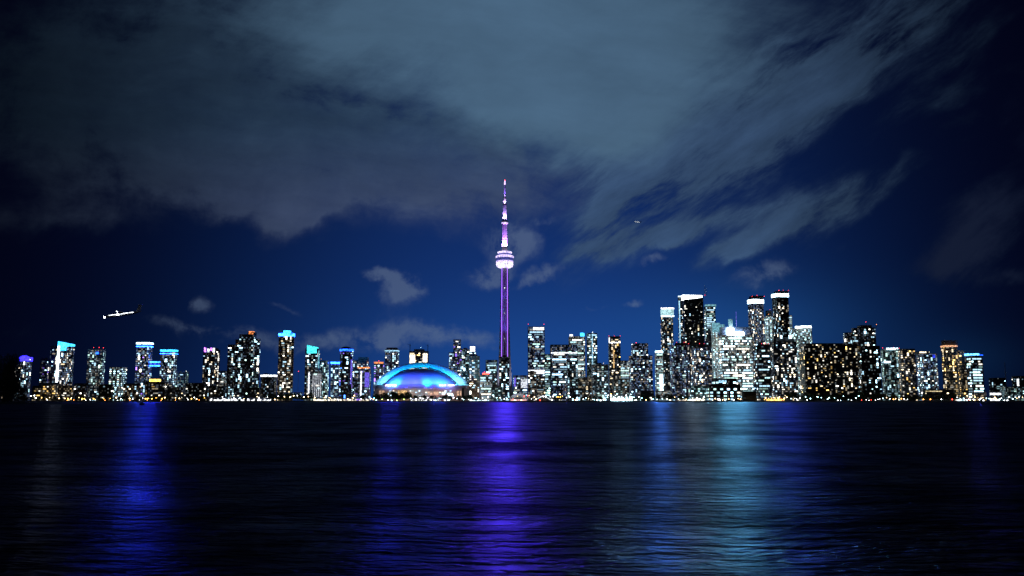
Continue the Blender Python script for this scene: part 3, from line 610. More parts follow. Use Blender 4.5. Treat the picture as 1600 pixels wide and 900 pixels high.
Bd(AT, 'dull black tower with small warm lights between two bluish glass towers', 1404, 1432, 545.5, 2060, 'dark', .35, 'warm', cat='tower', rot=-8, bright=(5, 4, 1))
Bd(AT, 'curved cornered tower with a blue lit right edge and lamps on its roof', 1433, 1466, 553, 1990, 'navy', .42, 'cool', cat='tower', shape='curve', feats=[('block', 1436, 1453, 549, 'slab_dark'), ('panel', 1437, 1447, 549.5, 551.5, 'l_halogen', 'crown_band'), ('red', [(1452, 550)], 'l_halogen'), ('panel', 1457, 1461, 554, 559, 'l_blue_dim', 'light_panel')])
Bd(AT, 'gold windowed tower with a drum shaped top and orange collar', 1473, 1498, 541, 1990, 'brown', .5, 'gold', cat='tower', bright=(4, 4, 2), tiers=[(1497, 1511, 548, 4)], feats=[('ring', 539.5, 541.8, 'l_orange_dim', 'crown_band'), ('block', 1476, 1496, 531.5, 'slab_dark')])
Bd(OT, 'easternmost tall tower, bright white floors under a glowing blue crown', 1512, 1537, 556, 1960, 'dark', .62, 'white', style='office', bright=(1, 4, 5), litrows=[(.06, .2, 1.0), (.82, .88, 1.0)], cat='tower', feats=[('block', 1512.5, 1530, 552.3, 'l_bluecrown', 'crown_block'), ('block', 1530, 1536, 554.5, 'l_blue', 'crown_block')])
Bd(LR, 'dark distant block with a few white windows near the right edge', 1546, 1573, 591, 2200, 'black', .3, 'cool')
Bd(LR, 'dark rightmost block with one bright white column of windows', 1582, 1612, 588, 2220, 'black', .18, 'cool', feats=[('panel', 1589, 1592, 592, 603, 'l_soft', 'light_strip')])
Bd(LR, 'long low blue glass hall on the waterfront at the right edge', 1563, 1625, 605, 1900, 'teal', .28, 'teal', style='grid', bright=(8, 1, 0), asp=.3)
Bd(LR, 'low dark shed with a bright white eave near the right edge', 1546, 1565, 612, 1870, 'black', .2, 'white', feats=[('panel', 1547, 1564, 614, 617, 'l_soft', 'light_strip')])
Bd(LR, 'long low black hall with a dotted line of lights below gold windowed tower', 1442, 1490, 609, 1870, 'black', .05, 'warm', style='plain', asp=.3, feats=[('panel', 1446, 1472, 610.6, 612, 'l_dimgold2', 'light_strip')])
Bd(LR, 'warm lit low annex under the easternmost tall tower', 1519, 1541, 613, 1880, 'stone', .85, 'warm', style='grid', bright=(5, 3, 1))
# ---- ferry terminal and quayside blocks
Bd(LR, 'gridded terminal building with big lit windows and a dark roof storey', 1104, 1157, 601, 1850, 'black', .95, 'white', style='grid', bright=(1, 4, 4), asp=.5, cw=7.2, fh=7.0,
   tiers=[(1113, 1151, 592, 12)], feats=[('panel', 1123, 1135, 594, 598, 'l_dim_ice', 'light_panel')])
Bd(LR, 'greenish gridded block on the left of the gridded terminal', 1078, 1104, 603, 1870, 'teal', .55, 'teal', style='grid', bright=(5, 3, 1), asp=.5)
Bd(LR, 'windowless black shed on the right of the gridded terminal', 1159, 1182, 612, 1850, 'black', .0, 'mix', style='plain', asp=.4)
Bd(LR, 'small black boathouse on the quay below the navy stepped tower', 1000, 1022, 613, 1850, 'black', .18, 'white', asp=.5, feats=[('gable', 3)])
Bd(LR, 'pale blue glass pavilion at the foot of blue beacon tower', 1024, 1050, 611, 1890, 'bright', .7, 'teal', style='grid', bright=(5, 3, 0), asp=.4)
# ---- low blocks along the western quay
west = [(50, 66, 606, 'low warm lit block behind the two white floodlights, nearest the foreground trees', 'brown', .5, 'warm'),
        (64, 92, 601, 'row of golden lit houses below the white striped tower', 'brown', .7, 'gold'),
        (90, 114, 603, 'flat roofed low block with two bright rows, directly under the cyan crown', 'brown', .5, 'warm'),
        (115, 138, 602, 'low dark flats between the striped tower and red beaconed tower', 'dark', .3, 'mix'),
        (154, 177, 601, 'low black block with one white row, right of the red beaconed tower', 'black', .2, 'neut'),
        (192, 220, 602, 'low block with long bright ribbon windows under the left bridged tower', 'brown', .5, 'mix'),
        (227, 262, 597, 'low block carrying a flat golden roof sign', 'dark', .32, 'warm'),
        (260, 290, 605, 'low block with glimmering white rows under the right bridged tower', 'dark', .4, 'mix'),
        (290, 322, 599, 'low stepped dark block left of the violet topped tower', 'black', .28, 'mix'),
        (326, 352, 604, 'flat black block in front of violet topped tower', 'black', .12, 'warm'),
        (386, 407, 606, 'flat black block at the foot of the big stepped dark tower', 'black', .14, 'warm')]
PAL['neut'] = {'neut': 3, 'cool': 1}
for i, (a, b_, y0, lab, mt, lf, pl) in enumerate(west):
    fe = [('block', 233.5, 247, 592.4, 'l_gold', 'sign')] if 'golden roof' in lab else ([('gable', 3.2)] if i in (0, 1, 3, 5) else [])
    Bd(LR, lab, a, b_, y0, 1850 + (i % 2) * 25, mt, lf * .5, pl, style='plain' if i % 3 else 'office', asp=.45, fh=4.6, cw=4, feats=fe, bright=(5, 4, 1))
# ------------------------------------------------------------------ observation tower
YT = 2175.0
tw = thing('observation_tower', 'very tall slender concrete tower lit violet, with a round white pod and needle mast', 'tower', (at(788.4, 600, YT).x, YT, GZ))
zt = lambda py: Z(py, YT) - GZ
px2m = YT / F
def star(leg, core, n=3):
    pts = []
    for i in range(n):
        a = math.pi / 2 + 2 * math.pi * i / n + math.pi      # one leg towards the lake, two behind
        for da, r_ in ((-.16, leg), (.16, leg), (.52, core), (2 * math.pi / n - .52, core)): pts.append((r_ * math.cos(a + da), r_ * math.sin(a + da)))
    return pts
m = MB(); lv = [(628, 17.5, 9.5), (612, 15.2, 8.8), (590, 13.0, 8.2), (560, 10.8, 7.6), (520, 9.2, 7.0), (480, 8.2, 6.5), (440, 7.4, 6.0), (417, 7.0, 5.8)]
for (ya, la, ca), (yb, lb, cb) in zip(lv, lv[1:]):
    m.prism(star(la * px2m * .92, ca * px2m * .9), zt(ya) if ya < 628 else 0, zt(yb), 0, 0, star(lb * px2m * .92, cb * px2m * .9))
principled('tower_concrete', (.36, .35, .36), .75, var=.15, vscale=.05)
m.build('shaft', 'tower_concrete', tw)
glow('l_strip', (.62, .17, 1), 1.0, True, False); MATS['l_strip'].node_tree.nodes['Principled BSDF'].inputs['Emission Color'].default_value = (.36, .12, 1, 1)
MATS['l_strip'].node_tree.nodes['Principled BSDF'].inputs['Emission Strength'].default_value = 2.0
for sgn in (-1, 1):
    m = MB(); m.tube((sgn * 4.75 * px2m, -10.5 * px2m, zt(600)), (sgn * 4.3 * px2m, -7.2 * px2m, zt(418.5)), .8, .75, 8)
    m.build('light_strip', 'l_strip', tw)
    add_streak_lamp(tw, (sgn * 4.5 * px2m, -11.5 * px2m, zt(500)), 1.6, zt(418.5) - zt(585), 3.0e6, (.07, .03, 1))  # unseen lamp added for the violet streak on the water
for yy in (451, 490, 530):
    m = MB(); m.ball((0, -10.2 * px2m * (1 if yy > 500 else .9), zt(yy)), .75 if yy > 460 else 1.1); m.build('lamp', 'l_soft', tw)
r = lambda px: px * px2m
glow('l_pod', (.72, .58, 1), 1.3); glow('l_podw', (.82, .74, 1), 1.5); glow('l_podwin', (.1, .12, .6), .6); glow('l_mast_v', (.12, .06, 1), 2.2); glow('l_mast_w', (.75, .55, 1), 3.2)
principled('radome', (.75, .75, .78), .5)
m = MB(); m.lathe([(r(5), zt(419.2)), (r(9.5), zt(418.4)), (r(12.6), zt(416.5)), (r(13.6), zt(413.5)), (r(13.2), zt(411.4))], 40); m.build('radome', 'l_podw', tw, True)
m = MB(); m.lathe([(r(12.2), zt(411.3)), (r(13.6), zt(410.6)), (r(13.4), zt(408.4)), (r(12.5), zt(408.2))], 40); m.build('deck_ring', 'l_pod', tw)
m = MB(); m.lathe([(r(12.4), zt(408.1)), (r(13.6), zt(407.2)), (r(13.8), zt(403.4))], 40); m.build('window_band', 'l_podwin', tw)
for yy in (406.6, 404.8):
    m = MB(); m.lathe([(r(13.75), zt(yy)), (r(14.05), zt(yy)), (r(14.05), zt(yy - .5)), (r(13.75), zt(yy - .5))], 40); m.build('mullion_ring', 'metal', tw)
m = MB(); m.lathe([(r(13.2), zt(403.3)), (r(14.4), zt(402.8)), (r(14.4), zt(400.8)), (r(12.5), zt(399.6)), (r(11), zt(399.2))], 40); m.build('deck_ring', 'l_pod', tw)
m = MB(); m.lathe([(r(9.6), zt(399.1)), (r(9.8), zt(396.4))], 40); m.build('window_band', 'l_podwin', tw)
m = MB(); m.lathe([(r(9.4), zt(396.3)), (r(10.8), zt(395.8)), (r(10.6), zt(393.6)), (r(6), zt(392.6))], 40); m.build('roof_ring', 'l_pod', tw)
for i in range(14):
    a = 2 * math.pi * (i + .5) / 14; m = MB(); m.ball((r(11) * math.cos(a), r(11) * math.sin(a), zt(394.6)), 1.3); m.build('lamp', 'l_podw', tw)
m = MB(); m.prism([(r(4.3) * math.cos(math.pi / 3 * i), r(4.3) * math.sin(math.pi / 3 * i)) for i in range(6)], zt(392.5), zt(351), 0, 0, [(r(3.7) * math.cos(math.pi / 3 * i), r(3.7) * math.sin(math.pi / 3 * i)) for i in range(6)])
m.build('upper_shaft', 'radome', tw)
m = MB(); m.lathe([(r(3.8), zt(350.8)), (r(4.9), zt(350)), (r(5), zt(346)), (r(3.6), zt(344.6))], 24); m.build('upper_pod', 'radome', tw)
m = MB(); m.lathe([(r(5.05), zt(349.4)), (r(5.3), zt(349.2)), (r(5.3), zt(348)), (r(5.05), zt(347.8))], 24); m.build('deck_ring', 'l_pod', tw)
for (ya, yb, ra, rb, nm) in ((344.4, 321, 3.1, 2.7, 'antenna_mast'), (318.6, 309.5, 2.2, 1.9, 'antenna_mast'), (309.3, 288.5, 1.3, 1.0, 'antenna_mast')):
    m = MB(); m.lathe([(r(ra), zt(ya)), (r(rb), zt(yb))], 12); m.build(nm, 'radome', tw)
m = MB(); m.lathe([(r(2.9), zt(320.9)), (r(3.0), zt(318.8))], 12); m.build('collar', 'slab_dark', tw)
m = MB(); m.lathe([(r(2.3), zt(309.4)), (r(2.3), zt(308.8))], 12); m.build('collar', 'metal', tw)
m = MB(); m.lathe([(r(1.0), zt(288.4)), (r(1.1), zt(285)), (r(.6), zt(282.3))], 12); m.build('mast_tip', 'l_mast_w', tw)
m = MB(); m.ball((0, 0, zt(281.6)), .9); m.build('beacon', 'l_red', tw)
# floodlights that wash the upper shaft and mast from below, and violet ones on the main shaft
def flood(loc, target, power, col, angle=40, rad_=1.0, blend=.6, parent=tw):
    l = D.lights.new('floodlight', 'SPOT'); l.energy = power; l.color = col; l.spot_size = rad(angle); l.spot_blend = blend; l.shadow_soft_size = rad_
    o = D.objects.new('floodlight', l); COL.objects.link(o); o.parent = parent; o.location = loc
    o.rotation_euler = (Vector(target) - Vector(loc)).to_track_quat('-Z', 'Y').to_euler()
def ring_flood(yb, rr_, yt_, power, col, angle=36):
    for a in (-150, -90, -30):
        x, y = rr_ * px2m * math.cos(rad(a)), rr_ * px2m * math.sin(rad(a))
        flood((x, y, zt(yb)), (x * .12, y * .12, zt(yt_)), power, col, angle)
VIO = (.42, .14, 1); WV = (.72, .45, 1)
ring_flood(390, 8.5, 372, 1.0e5, WV, 60); ring_flood(391, 9.5, 355, 3.2e5, VIO, 40)
ring_flood(344, 5.5, 334, 4e4, WV, 60); ring_flood(344, 5.5, 323, 9e4, (.32, .2, 1), 42)
ring_flood(318.5, 4, 312, 1.2e4, WV, 70); ring_flood(309, 3.5, 300, 1e4, (.5, .3, 1), 60); ring_flood(309, 3.5, 291, 3e4, (.2, .09, 1), 36)
for a in (-125, -55): 
    x, y = 34 * math.cos(rad(a)), 34 * math.sin(rad(a))
    flood((x, y, zt(545)), (x * .2, y * .2, zt(430)), 2.6e5, (.16, .06, 1), 50)
    flood((x * .6, y * .6, zt(480)), (x * .2, y * .2, zt(424)), 9e4, (.16, .06, 1), 50)
    flood((x * 1.5, y * 1.5, 4), (x * .2, y * .2, zt(590)), 2.5e5, (.7, .7, 1), 40)

# ------------------------------------------------------------------ domed stadium
YS = 1990.0
sx = at(657.5, 600, YS).x
st = thing('stadium', 'domed stadium with a curved roof lit cyan and blue above a pale round drum', 'stadium', (sx, YS, GZ))
zs = lambda py: Z(py, YS) - GZ
ps = YS / F
principled('roof_membrane', (.62, .64, .68), .55, var=.06, vscale=.05)
principled('panel_pink', (.42, .36, .36), .75, var=.15, vscale=.1)
def arc(hw, y_end, y_top, n=48, k=2.0):
    """segment of a circle through both springing points and the crown"""
    z0, z1 = zs(y_end), zs(y_top); h_ = z1 - z0; Rr = (hw * hw + h_ * h_) / (2 * h_); zc = z1 - Rr; a0 = math.asin(min(1, hw / Rr))
    return [(Rr * math.sin(-a0 + 2 * a0 * i / n), zc + Rr * math.cos(-a0 + 2 * a0 * i / n)) for i in range(n + 1)]
outer = arc(73.5 * ps, 598.5, 565.6); inner = arc(59.5 * ps, 602.5, 574.0)
m = MB(); n = len(outer)
# front rim, leaning forward, joined to the vault behind it
m.v += [(x, 0, z) for x, z in inner] + [(x * .995, 10, z) for x, z in outer] + [(x * .93, 105, zs(601) + (z - zs(601)) * .86) for x, z in outer]
for i in range(n - 1):
    m.face((i, i + 1, n + i + 1, n + i)); m.face((n + i, n + i + 1, 2 * n + i + 1, 2 * n + i))
m.build('arched_roof', 'roof_membrane', st, True)
m = MB()
for i in range(n - 1):
    a, b_ = inner[i], inner[i + 1]; m.tube((a[0], -1, a[1] - .2), (b_[0], -1, b_[1] - .2), .55, None, 5)
m.build('rim_beam', 'slab_dark', st)
# lower front quarter dome
hw = 58.3 * ps; N1, N2 = 40, 12
m = MB(); top = arc(hw, 602.0, 575.0, N1)
for j in range(N2 + 1):
    f = j / N2
    for i in range(N1 + 1):
        x, z = top[i]; zb = zs(602)
        dpt = 62 * math.sqrt(max(0, 1 - (x / hw) ** 2))
        m.v.append((x, -1.8 - dpt * math.sin(f * math.pi / 2), zb + (z - zb) * math.cos(f * math.pi / 2)))
for j in range(N2):
    for i in range(N1):
        a = j * (N1 + 1) + i; m.face((a, a + N1 + 1, a + N1 + 2, a + 1))
m.build('front_dome', 'roof_membrane', st, True)
# drum wall
def ell(ax, ay, n=56, cy=20): return [(ax * math.cos(2 * math.pi * i / n), cy + ay * math.sin(2 * math.pi * i / n)) for i in range(n)]
m = MB(); m.prism(ell(73 * ps, 92), 0, zs(607)); m.build('drum_wall', 'panel_pink', st)
m = MB(); m.prism(ell(71 * ps, 88), zs(607) + .02, zs(602.2)); m.build('eaves', 'concrete', st)
for sgn in (-1, 1):
    m = MB(); q = [(sgn * 59 * ps, -4), (sgn * 74.5 * ps, 4), (sgn * 74.5 * ps, 30), (sgn * 59 * ps, 30)]
    m.prism(q if sgn > 0 else q[::-1], zs(607), zs(600.4)); m.build('corner_block', 'concrete', st)
def stpanel(a, b_, y0, y1, mat, name, dy=-75.5):
    Yp = YS + dy; m = MB(); xa, xb = X(a, Yp, y1) - sx, X(b_, Yp, y1) - sx
    ext = (-72 if abs((a + b_) / 2 - 657) < 45 else None)
    xm = (xa + xb) / 2; yf = 20 - 92 * math.sqrt(max(0.05, 1 - (xm / (73 * ps)) ** 2)) - 1.6
    m.box(xa, xb, yf - .5, yf + 6, Z(y1, YS + yf) - GZ, Z(y0, YS + yf) - GZ); m.build(name, mat, st)
for a in (599.5, 609.5): stpanel(a, a + 8.5, 600.8, 603.4, 'l_halo_or', 'light_panel')
for a in (685.5, 698): stpanel(a, a + 10.5, 600.9, 603.0, 'l_halo_or', 'light_panel')
stpanel(621, 636, 610, 617.5, 'l_dimgold', 'light_panel')
for a in (588, 593.5): stpanel(a, a + 4.5, 610.5, 617, 'l_dimpeach', 'light_panel')
for a in (668, 677): stpanel(a, a + 7, 612, 617, 'l_dimpeach', 'light_panel')
for a in (712, 716): stpanel(a, a + 3, 611, 618, 'l_dimpeach', 'light_panel')
rr = random.Random(4)
for k in range(60):
    a = rr.choice([rr.uniform(603, 620), rr.uniform(638, 668), rr.uniform(684, 704)]); y0 = rr.choice((610, 612.3, 614.6, 617))
    w_ = rr.uniform(1.2, 4); stpanel(a, a + w_, y0, y0 + 1.5, rr.choice(['win_cool_1', 'win_neut_1', 'win_cool_0', 'win_cyan_0', 'win_cool_2']), 'window')
for a in (632, 662, 671): stpanel(a, a + 4, 605, 606.6, 'l_dimviolet', 'sign')
# coloured floodlights of the roof
CY, BL = (.0, .42, 1), (.005, .06, 1)
def sfl(px, py, Yo, tpx, tpy, tYo, power, col, ang=70):
    p, q = at(px, py, YS + Yo), at(tpx, tpy, YS + tYo)
    flood((p.x - sx, p.y - YS, p.z - GZ), (q.x - sx, q.y - YS, q.z - GZ), power, col, ang, 1.5, 1.0, st)
SK = .14
for (px, tpx, pw) in ((605, 608, 5e5), (615, 618, 5e5), (668, 668, 3e5), (689, 688, 3e5), (703, 700, 3e5)):
    sfl(px, 602.0, -80, tpx, 591, -34, pw * SK * 2.5, CY, 80)
for (px, tpx, pw) in ((606, 614, 8e5), (622, 628, 5e5), (638, 640, 2.5e5), (655, 655, 2e5), (672, 670, 4e5), (690, 686, 6e5), (706, 700, 8e5)):
    sfl(px, 601.5, -110, tpx, 585, -20, pw * SK * 5, BL, 60)
for i in range(17):
    f = (i + .5) / 17; k_ = int(f * (n - 1)); x, z = inner[k_]; x2, z2 = outer[k_]
    edge = abs(f - .5) * 2
    flood((x * 1.0, -24, z - 4), (x2 * .98, 8, z2 - 2), (1.0e6 + 3e5 * edge ** 2) * SK, CY if edge < .75 else (.12, .7, 1), 75, 1.2, 1.0, st)
for sgn in (-1, 1):
    flood((sgn * 80 * ps, -22, zs(600)), (sgn * 60 * ps, 6, zs(588)), 5e5 * SK, (.3, .8, 1), 70, 1.2, 1.0, st)
for px in (625, 640, 655): sfl(px, 602, -105, px + 4, 584, -25, 6e5 * SK, (.08, .1, 1), 70)  # fill lights added to tint the middle of the front dome
# lamps round the drum
for px, col, pw in ((592, (1, .65, .35), 1.2e5), (628, (1, .6, .25), 1.0e5), (650, (.8, .85, 1), 1.0e5), (680, (1, .6, .55), 1.3e5), (702, (1, .4, .3), 1.0e5), (722, (1, .8, .6), 1.5e5)):
    p = at(px, 622, YS - 135); flood((p.x - sx, p.y - YS, 3), (p.x - sx, -60, zs(616)), pw * .6, col, 70, 1, 1, st)

# ------------------------------------------------------------------ quayside pavilions, tents, boats
def canopy(name, label, cat, a, b_, y0, y1, Y, mat, roof='pale', peak=2.0, posts=6):
    p = at((a + b_) / 2, 626, Y); o = thing(name, label, cat, (p.x, Y, GZ)); hw_ = (X(b_, Y, y1) - X(a, Y, y1)) / 2
    zt_, zb_ = Z(y0, Y) - GZ, max(.3, Z(y1, Y) - GZ)
    rb = random.Random(int(a)); nb_ = (posts - 1) * 3
    for i in range(nb_):
        if rb.random() < .2: continue
        xa = -hw_ + 2 * hw_ * i / nb_; m = MB(); m.box(xa + .15, xa + 2 * hw_ / nb_ - .15, 0, .5, zb_, zb_ + (zt_ - peak * .4 - zb_) * rb.uniform(.3, 1)); m.build('lit_bay', mat, o)
    m = MB(); m.v = [(-hw_ - 1, -2, zt_ - peak * .3), (hw_ + 1, -2, zt_ - peak * .3), (hw_ + 1, 10, zt_ - peak * .3), (-hw_ - 1, 10, zt_ - peak * .3), (-hw_, 4, zt_ + peak * .4), (hw_, 4, zt_ + peak * .4)]
    for f in ((0, 1, 5, 4), (2, 3, 4, 5), (3, 0, 4), (1, 2, 5), (3, 2, 1, 0)): m.face(f)
    m.build('roof', roof, o)
    for i in range(posts):
        x = -hw_ + 2 * hw_ * i / (posts - 1); m = MB(); m.tube((x, -1.2, 0), (x, -1.2, zt_ - peak * .32), .3); m.build('post', 'slab_dark', o)
    return o
canopy('waterfront_pavilion', 'long white lit market canopy on the quay below the big stepped dark tower', 'pavilion', 326, 372, 621.6, 627, 1800, 'l_soft', posts=9)
canopy('waterfront_pavilion', 'white glowing canopy on the quay left of the cyan tent', 'pavilion', 376, 424, 622.2, 627, 1802, 'l_soft', posts=9)
canopy('event_tent', 'cyan white glowing tent below the stand alone blue crowned tower', 'tent', 442, 456, 614.5, 620, 1830, 'l_ice2', peak=4)
canopy('event_tent', 'second cyan white tent, the right one of the glowing pair', 'tent', 457.5, 471, 614, 621, 1832, 'l_ice2', peak=4)
canopy('waterfront_pavilion', 'long creamy lit arcade on the quay left of the stadium trees', 'pavilion', 488, 530, 622, 627, 1803, 'l_cream', posts=9)
canopy('waterfront_pavilion', 'dimmer creamy arcade on the quay under the orange roofed violet block', 'pavilion', 532, 578, 622.8, 627, 1805, 'l_cream2', posts=9)
canopy('waterfront_pavilion', 'white lit terrace in front of the stadium on the quay', 'pavilion', 640, 704, 622.3, 627.4, 1800, 'l_soft2', posts=12)
canopy('waterfront_pavilion', 'white lit boat landing between stadium and tall tower', 'pavilion', 734, 766, 624, 627.6, 1800, 'l_ice2', posts=7)
canopy('ferry_dock', 'brilliant cyan white ferry dock, the brightest spot on the waterline', 'dock', 953, 988, 617.5, 627.5, 1800, 'l_dock', peak=3, posts=8)
canopy('waterfront_pavilion', 'amber lit cafe on the quay under the shorter white banded tower', 'pavilion', 1197, 1226, 620.5, 627.2, 1810, 'l_amber', posts=6)
canopy('event_tent', 'blue white marquee on the quay near the easternmost tall tower', 'tent', 1496, 1512, 622.5, 627.2, 1805, 'l_ice2', peak=4)
canopy('waterfront_pavilion', 'white lit shed front on the quay right of the blue white marquee', 'pavilion', 1546, 1562, 621, 627, 1805, 'l_soft', posts=5)
canopy('waterfront_pavilion', 'narrow white kiosk on the quay right of the gridded terminal trees', 'pavilion', 1060, 1076, 622.5, 627, 1805, 'l_cream2', posts=5)
canopy('waterfront_pavilion', 'creamy lit passage below the greenish gridded block', 'pavilion', 1079, 1101, 620.5, 627, 1808, 'l_cream', posts=6)
# domed white hall right of the tower
p = at(810.5, 626, 1850); o = thing('domed_hall', 'low white dome shaped hall glowing at the foot of the tall tower', 'hall', (p.x, 1850, GZ))
hw_ = 13.2 * 1850 / F; hh = Z(615.5, 1850) - GZ
m = MB(); m.lathe([(hw_ * math.cos(math.pi / 2 * i / 8) + .01, 3 + (hh - 3) * math.sin(math.pi / 2 * i / 8)) for i in range(9)], 28, 0, 0, hw_); m.build('roof', 'pale', o, True)
for i in range(12):
    a = -math.pi * (i + .5) / 12; m = MB(); q = hw_ * 1.02
    m.tube((q * math.cos(a), hw_ + q * math.sin(a), 0), (q * math.cos(a), hw_ + q * math.sin(a), 3), .35); m.build('post', 'metal', o)
m = MB(); m.lathe([(hw_ * .96, .1), (hw_ * .96, 2.9)], 28, 0, 0, hw_); m.build('glass_wall', 'l_rose', o)
for i in range(3):
    m = MB(); 
    for k in range(16):
        f0, f1 = math.pi * k / 16, math.pi * (k + 1) / 16; s_ = 1 - .22 * i
        m.tube((-hw_ * s_ * math.cos(f0), hw_ * (.0 + .12 * i) - .5, 3 + (hh - 2.6) * math.sin(f0) * (1 - .1 * i)), (-hw_ * s_ * math.cos(f1), hw_ * (.12 * i) - .5, 3 + (hh - 2.6) * math.sin(f1) * (1 - .1 * i)), .3, None, 5)
    m.build('light_strip', 'l_dimwhite', o)
# peaked tent outlined with lights
p = at(848.5, 626, 1815); o = thing('peaked_tent', 'peaked open tent outlined with strings of white light on the quay', 'tent', (p.x, 1815, GZ))
k_ = 1815 / F; ap = (0, 6, Z(618, 1815) - GZ)
for i, (a, b_) in enumerate(((-14.5, -6), (-9, -8), (-3, -9), (3, -9), (9, -8), (14.5, -6))):
    m = MB(); m.tube(ap, (a * k_, 6 + b_ * .6, .6), .45, None, 6); m.build('light_string', 'l_dimwhite2', o)
m = MB(); m.v = [ap] + [(14 * k_ * math.cos(2 * math.pi * i / 16), 6 + 10 * math.sin(2 * math.pi * i / 16), .9) for i in range(16)]
m.v = [(x, y, z - .7) for x, y, z in m.v]
for i in range(16): m.face((0, 1 + i, 1 + (i + 1) % 16))
m.build('fabric', 'slab', o)
# slim dark obelisk by the stadium, flag mast by the tents, aerial mast at the right
def mast_thing(name, label, cat, px, ytop, Y, r0, r1, tip, mat='slab_dark', extra=None):
    p = at(px, 626, Y); o = thing(name, label, cat, (p.x, Y, GZ)); h_ = Z(ytop, Y) - GZ; m = MB(); m.tube((0, 0, 0), (0, 0, h_), r0, r1, 10); m.build('pole', mat, o)
    if tip: m = MB(); m.ball((0, 0, h_ + .5), .7); m.build('lamp', tip, o)
    if extra:
        for z in extra: m = MB(); m.box(-2.5, 2.5, -.3, .3, h_ * z, h_ * z + .6); m.build('crossarm', mat, o)
mast_thing('obelisk', 'slim dark obelisk in front of the right end of the stadium', 'monument', 723.3, 606, 1830, 3.0, 1.9, None)
mast_thing('flagpole', 'thin pole with a red tip light beside the glowing cyan tents', 'flagpole', 465, 580.5, 1880, .35, .2, 'l_red_dim')
mast_thing('radio_mast', 'dark slim aerial mast with crossarms near the right edge', 'mast', 1574, 566, 2100, 1.2, .5, None, 'metal', (.55, .72, .93))
def crane(label, px, py, jib, Y=2300, base=549):
    p = at(px, base, Y); o = thing('tower_crane', label, 'crane', (p.x, Y + 8, p.z)); h_ = Z(py, Y) - p.z
    m = MB(); m.box(-.7, .7, -.7, .7, -2, h_); m.build('mast', 'slab_dark', o)
    m = MB(); m.tube((-jib * .35, 0, h_ * .75), (jib, 0, h_ * .98), .5, .3, 5); m.build('jib', 'slab_dark', o)
crane('left crane on the unfinished tower, its jib pointing up to the left', 640, 537, -7, base=549.5)
crane('right crane on the unfinished tower, carrying a bright lamp', 668, 538, -6, base=549.5)
p = at(668.8, 543, 2300)
# channel marker in the lake
p = at(221.8, 633, 490); o = thing('channel_marker', 'lone dark channel marker pole standing in the lake before the bridged pair', 'marker', (p.x, 490, 0))
m = MB(); m.lathe([(1.2, -.8), (1.3, .8), (.9, 1.2), (.25, 1.5)], 12); m.build('float', 'slab_dark', o)
m = MB(); m.tube((0, 0, 1.4), (0, 0, 9.0), .22, .14); m.build('pole', 'slab_dark', o)
m = MB(); m.lathe([(.02, 8.6), (.4, 9), (.4, 9.7), (.02, 10.1)], 8); m.build('topmark', 'slab_dark', o)

# ------------------------------------------------------------------ aircraft, lights on, at rest in the sky
glow('l_land', (.9, .95, 1), 60); glow('l_cabin', (.85, .93, 1), 3.5); principled('aircraft_white', (.8, .82, .85), .35)
def aircraft(label, px, py, Y, L, slope, heading, landing=True):
    p = at(px, py, Y); o = thing('aeroplane', label, 'aeroplane', p)
    o.rotation_euler = (0, rad(slope), rad(heading)); R_ = L * .045
    m = MB(); n_ = 12; prof = [(-.5, .08), (-.47, .55), (-.42, .85), (-.34, 1), (.2, 1), (.36, .75), (.46, .4), (.5, .15)]
    for xx, rr_ in prof:
        for i in range(n_):
            a = 2 * math.pi * i / n_; m.v.append((xx * L, R_ * rr_ * math.cos(a), R_ * rr_ * math.sin(a) + (R_ * .5 if xx > .3 else 0) * (xx - .3) * 5))
    for k in range(len(prof) - 1):
        for i in range(n_):
            j = (i + 1) % n_; m.face((k * n_ + i, (k + 1) * n_ + i, (k + 1) * n_ + j, k * n_ + j))
    m.build('fuselage', 'aircraft_white', o, True)
    for s in (-1, 1):
        m = MB(); q = [(-.08, 0), (.06, 0), (.03, s * .45), (-.03, s * .45)]
        m.prism([(x * L, y * L) for x, y in (q if s > 0 else q[::-1])], R_ * .7, R_ * .9); m.build('wing', 'aircraft_white', o)
        m = MB(); m.lathe([(.02, -.1 * L), (R_ * .45, -.08 * L), (R_ * .45, .05 * L), (.02, .09 * L)], 10)
        m.v = [(z, y + s * L * .15, x + R_ * .5) for x, y, z in m.v]; m.build('engine', 'aircraft_white', o)
        m = MB(); m.ball((-.02 * L, s * .452 * L, R_ * .8), L * .012); m.build('wingtip_light', 'l_white', o)
        m = MB()
        for i in range(22): m.box(-.36 * L + i * .03 * L, -.36 * L + i * .03 * L + .02 * L, s * R_ * .97 - .05, s * R_ * .97 + .05, R_ * .1, R_ * .45)
        m.build('cabin_windows', 'l_cabin', o)
        m = MB(); m.prism([(.42 * L, 0), (.49 * L, 0), (.5 * L, s * .13 * L), (.46 * L, s * .13 * L)][::s], R_ * 4.2, R_ * 4.35); m.build('tailplane', 'aircraft_white', o)
    m = MB(); m.v = [(.36 * L, -.15, R_), (.48 * L, -.15, R_), (.52 * L, -.15, R_ * 4.4), (.45 * L, -.15, R_ * 4.4)]; m.v += [(x, .15, z) for x, _, z in m.v]
    for f in ((0, 1, 2, 3), (7, 6, 5, 4), (0, 4, 5, 1), (1, 5, 6, 2), (2, 6, 7, 3), (3, 7, 4, 0)): m.face(f)
    m.build('tail_fin', 'aircraft_white', o)
    if landing:
        for s in (-1, 1): m = MB(); m.ball((-.12 * L, s * .05 * L, 0), L * .018); m.build('landing_light', 'l_land', o)
        m = MB(); m.ball((-.49 * L, 0, -R_ * .3), L * .02); m.build('landing_light', 'l_land', o)
aircraft('white lit aeroplane descending low over the western towers', 192, 491, 800, 33, -8.5, 6)
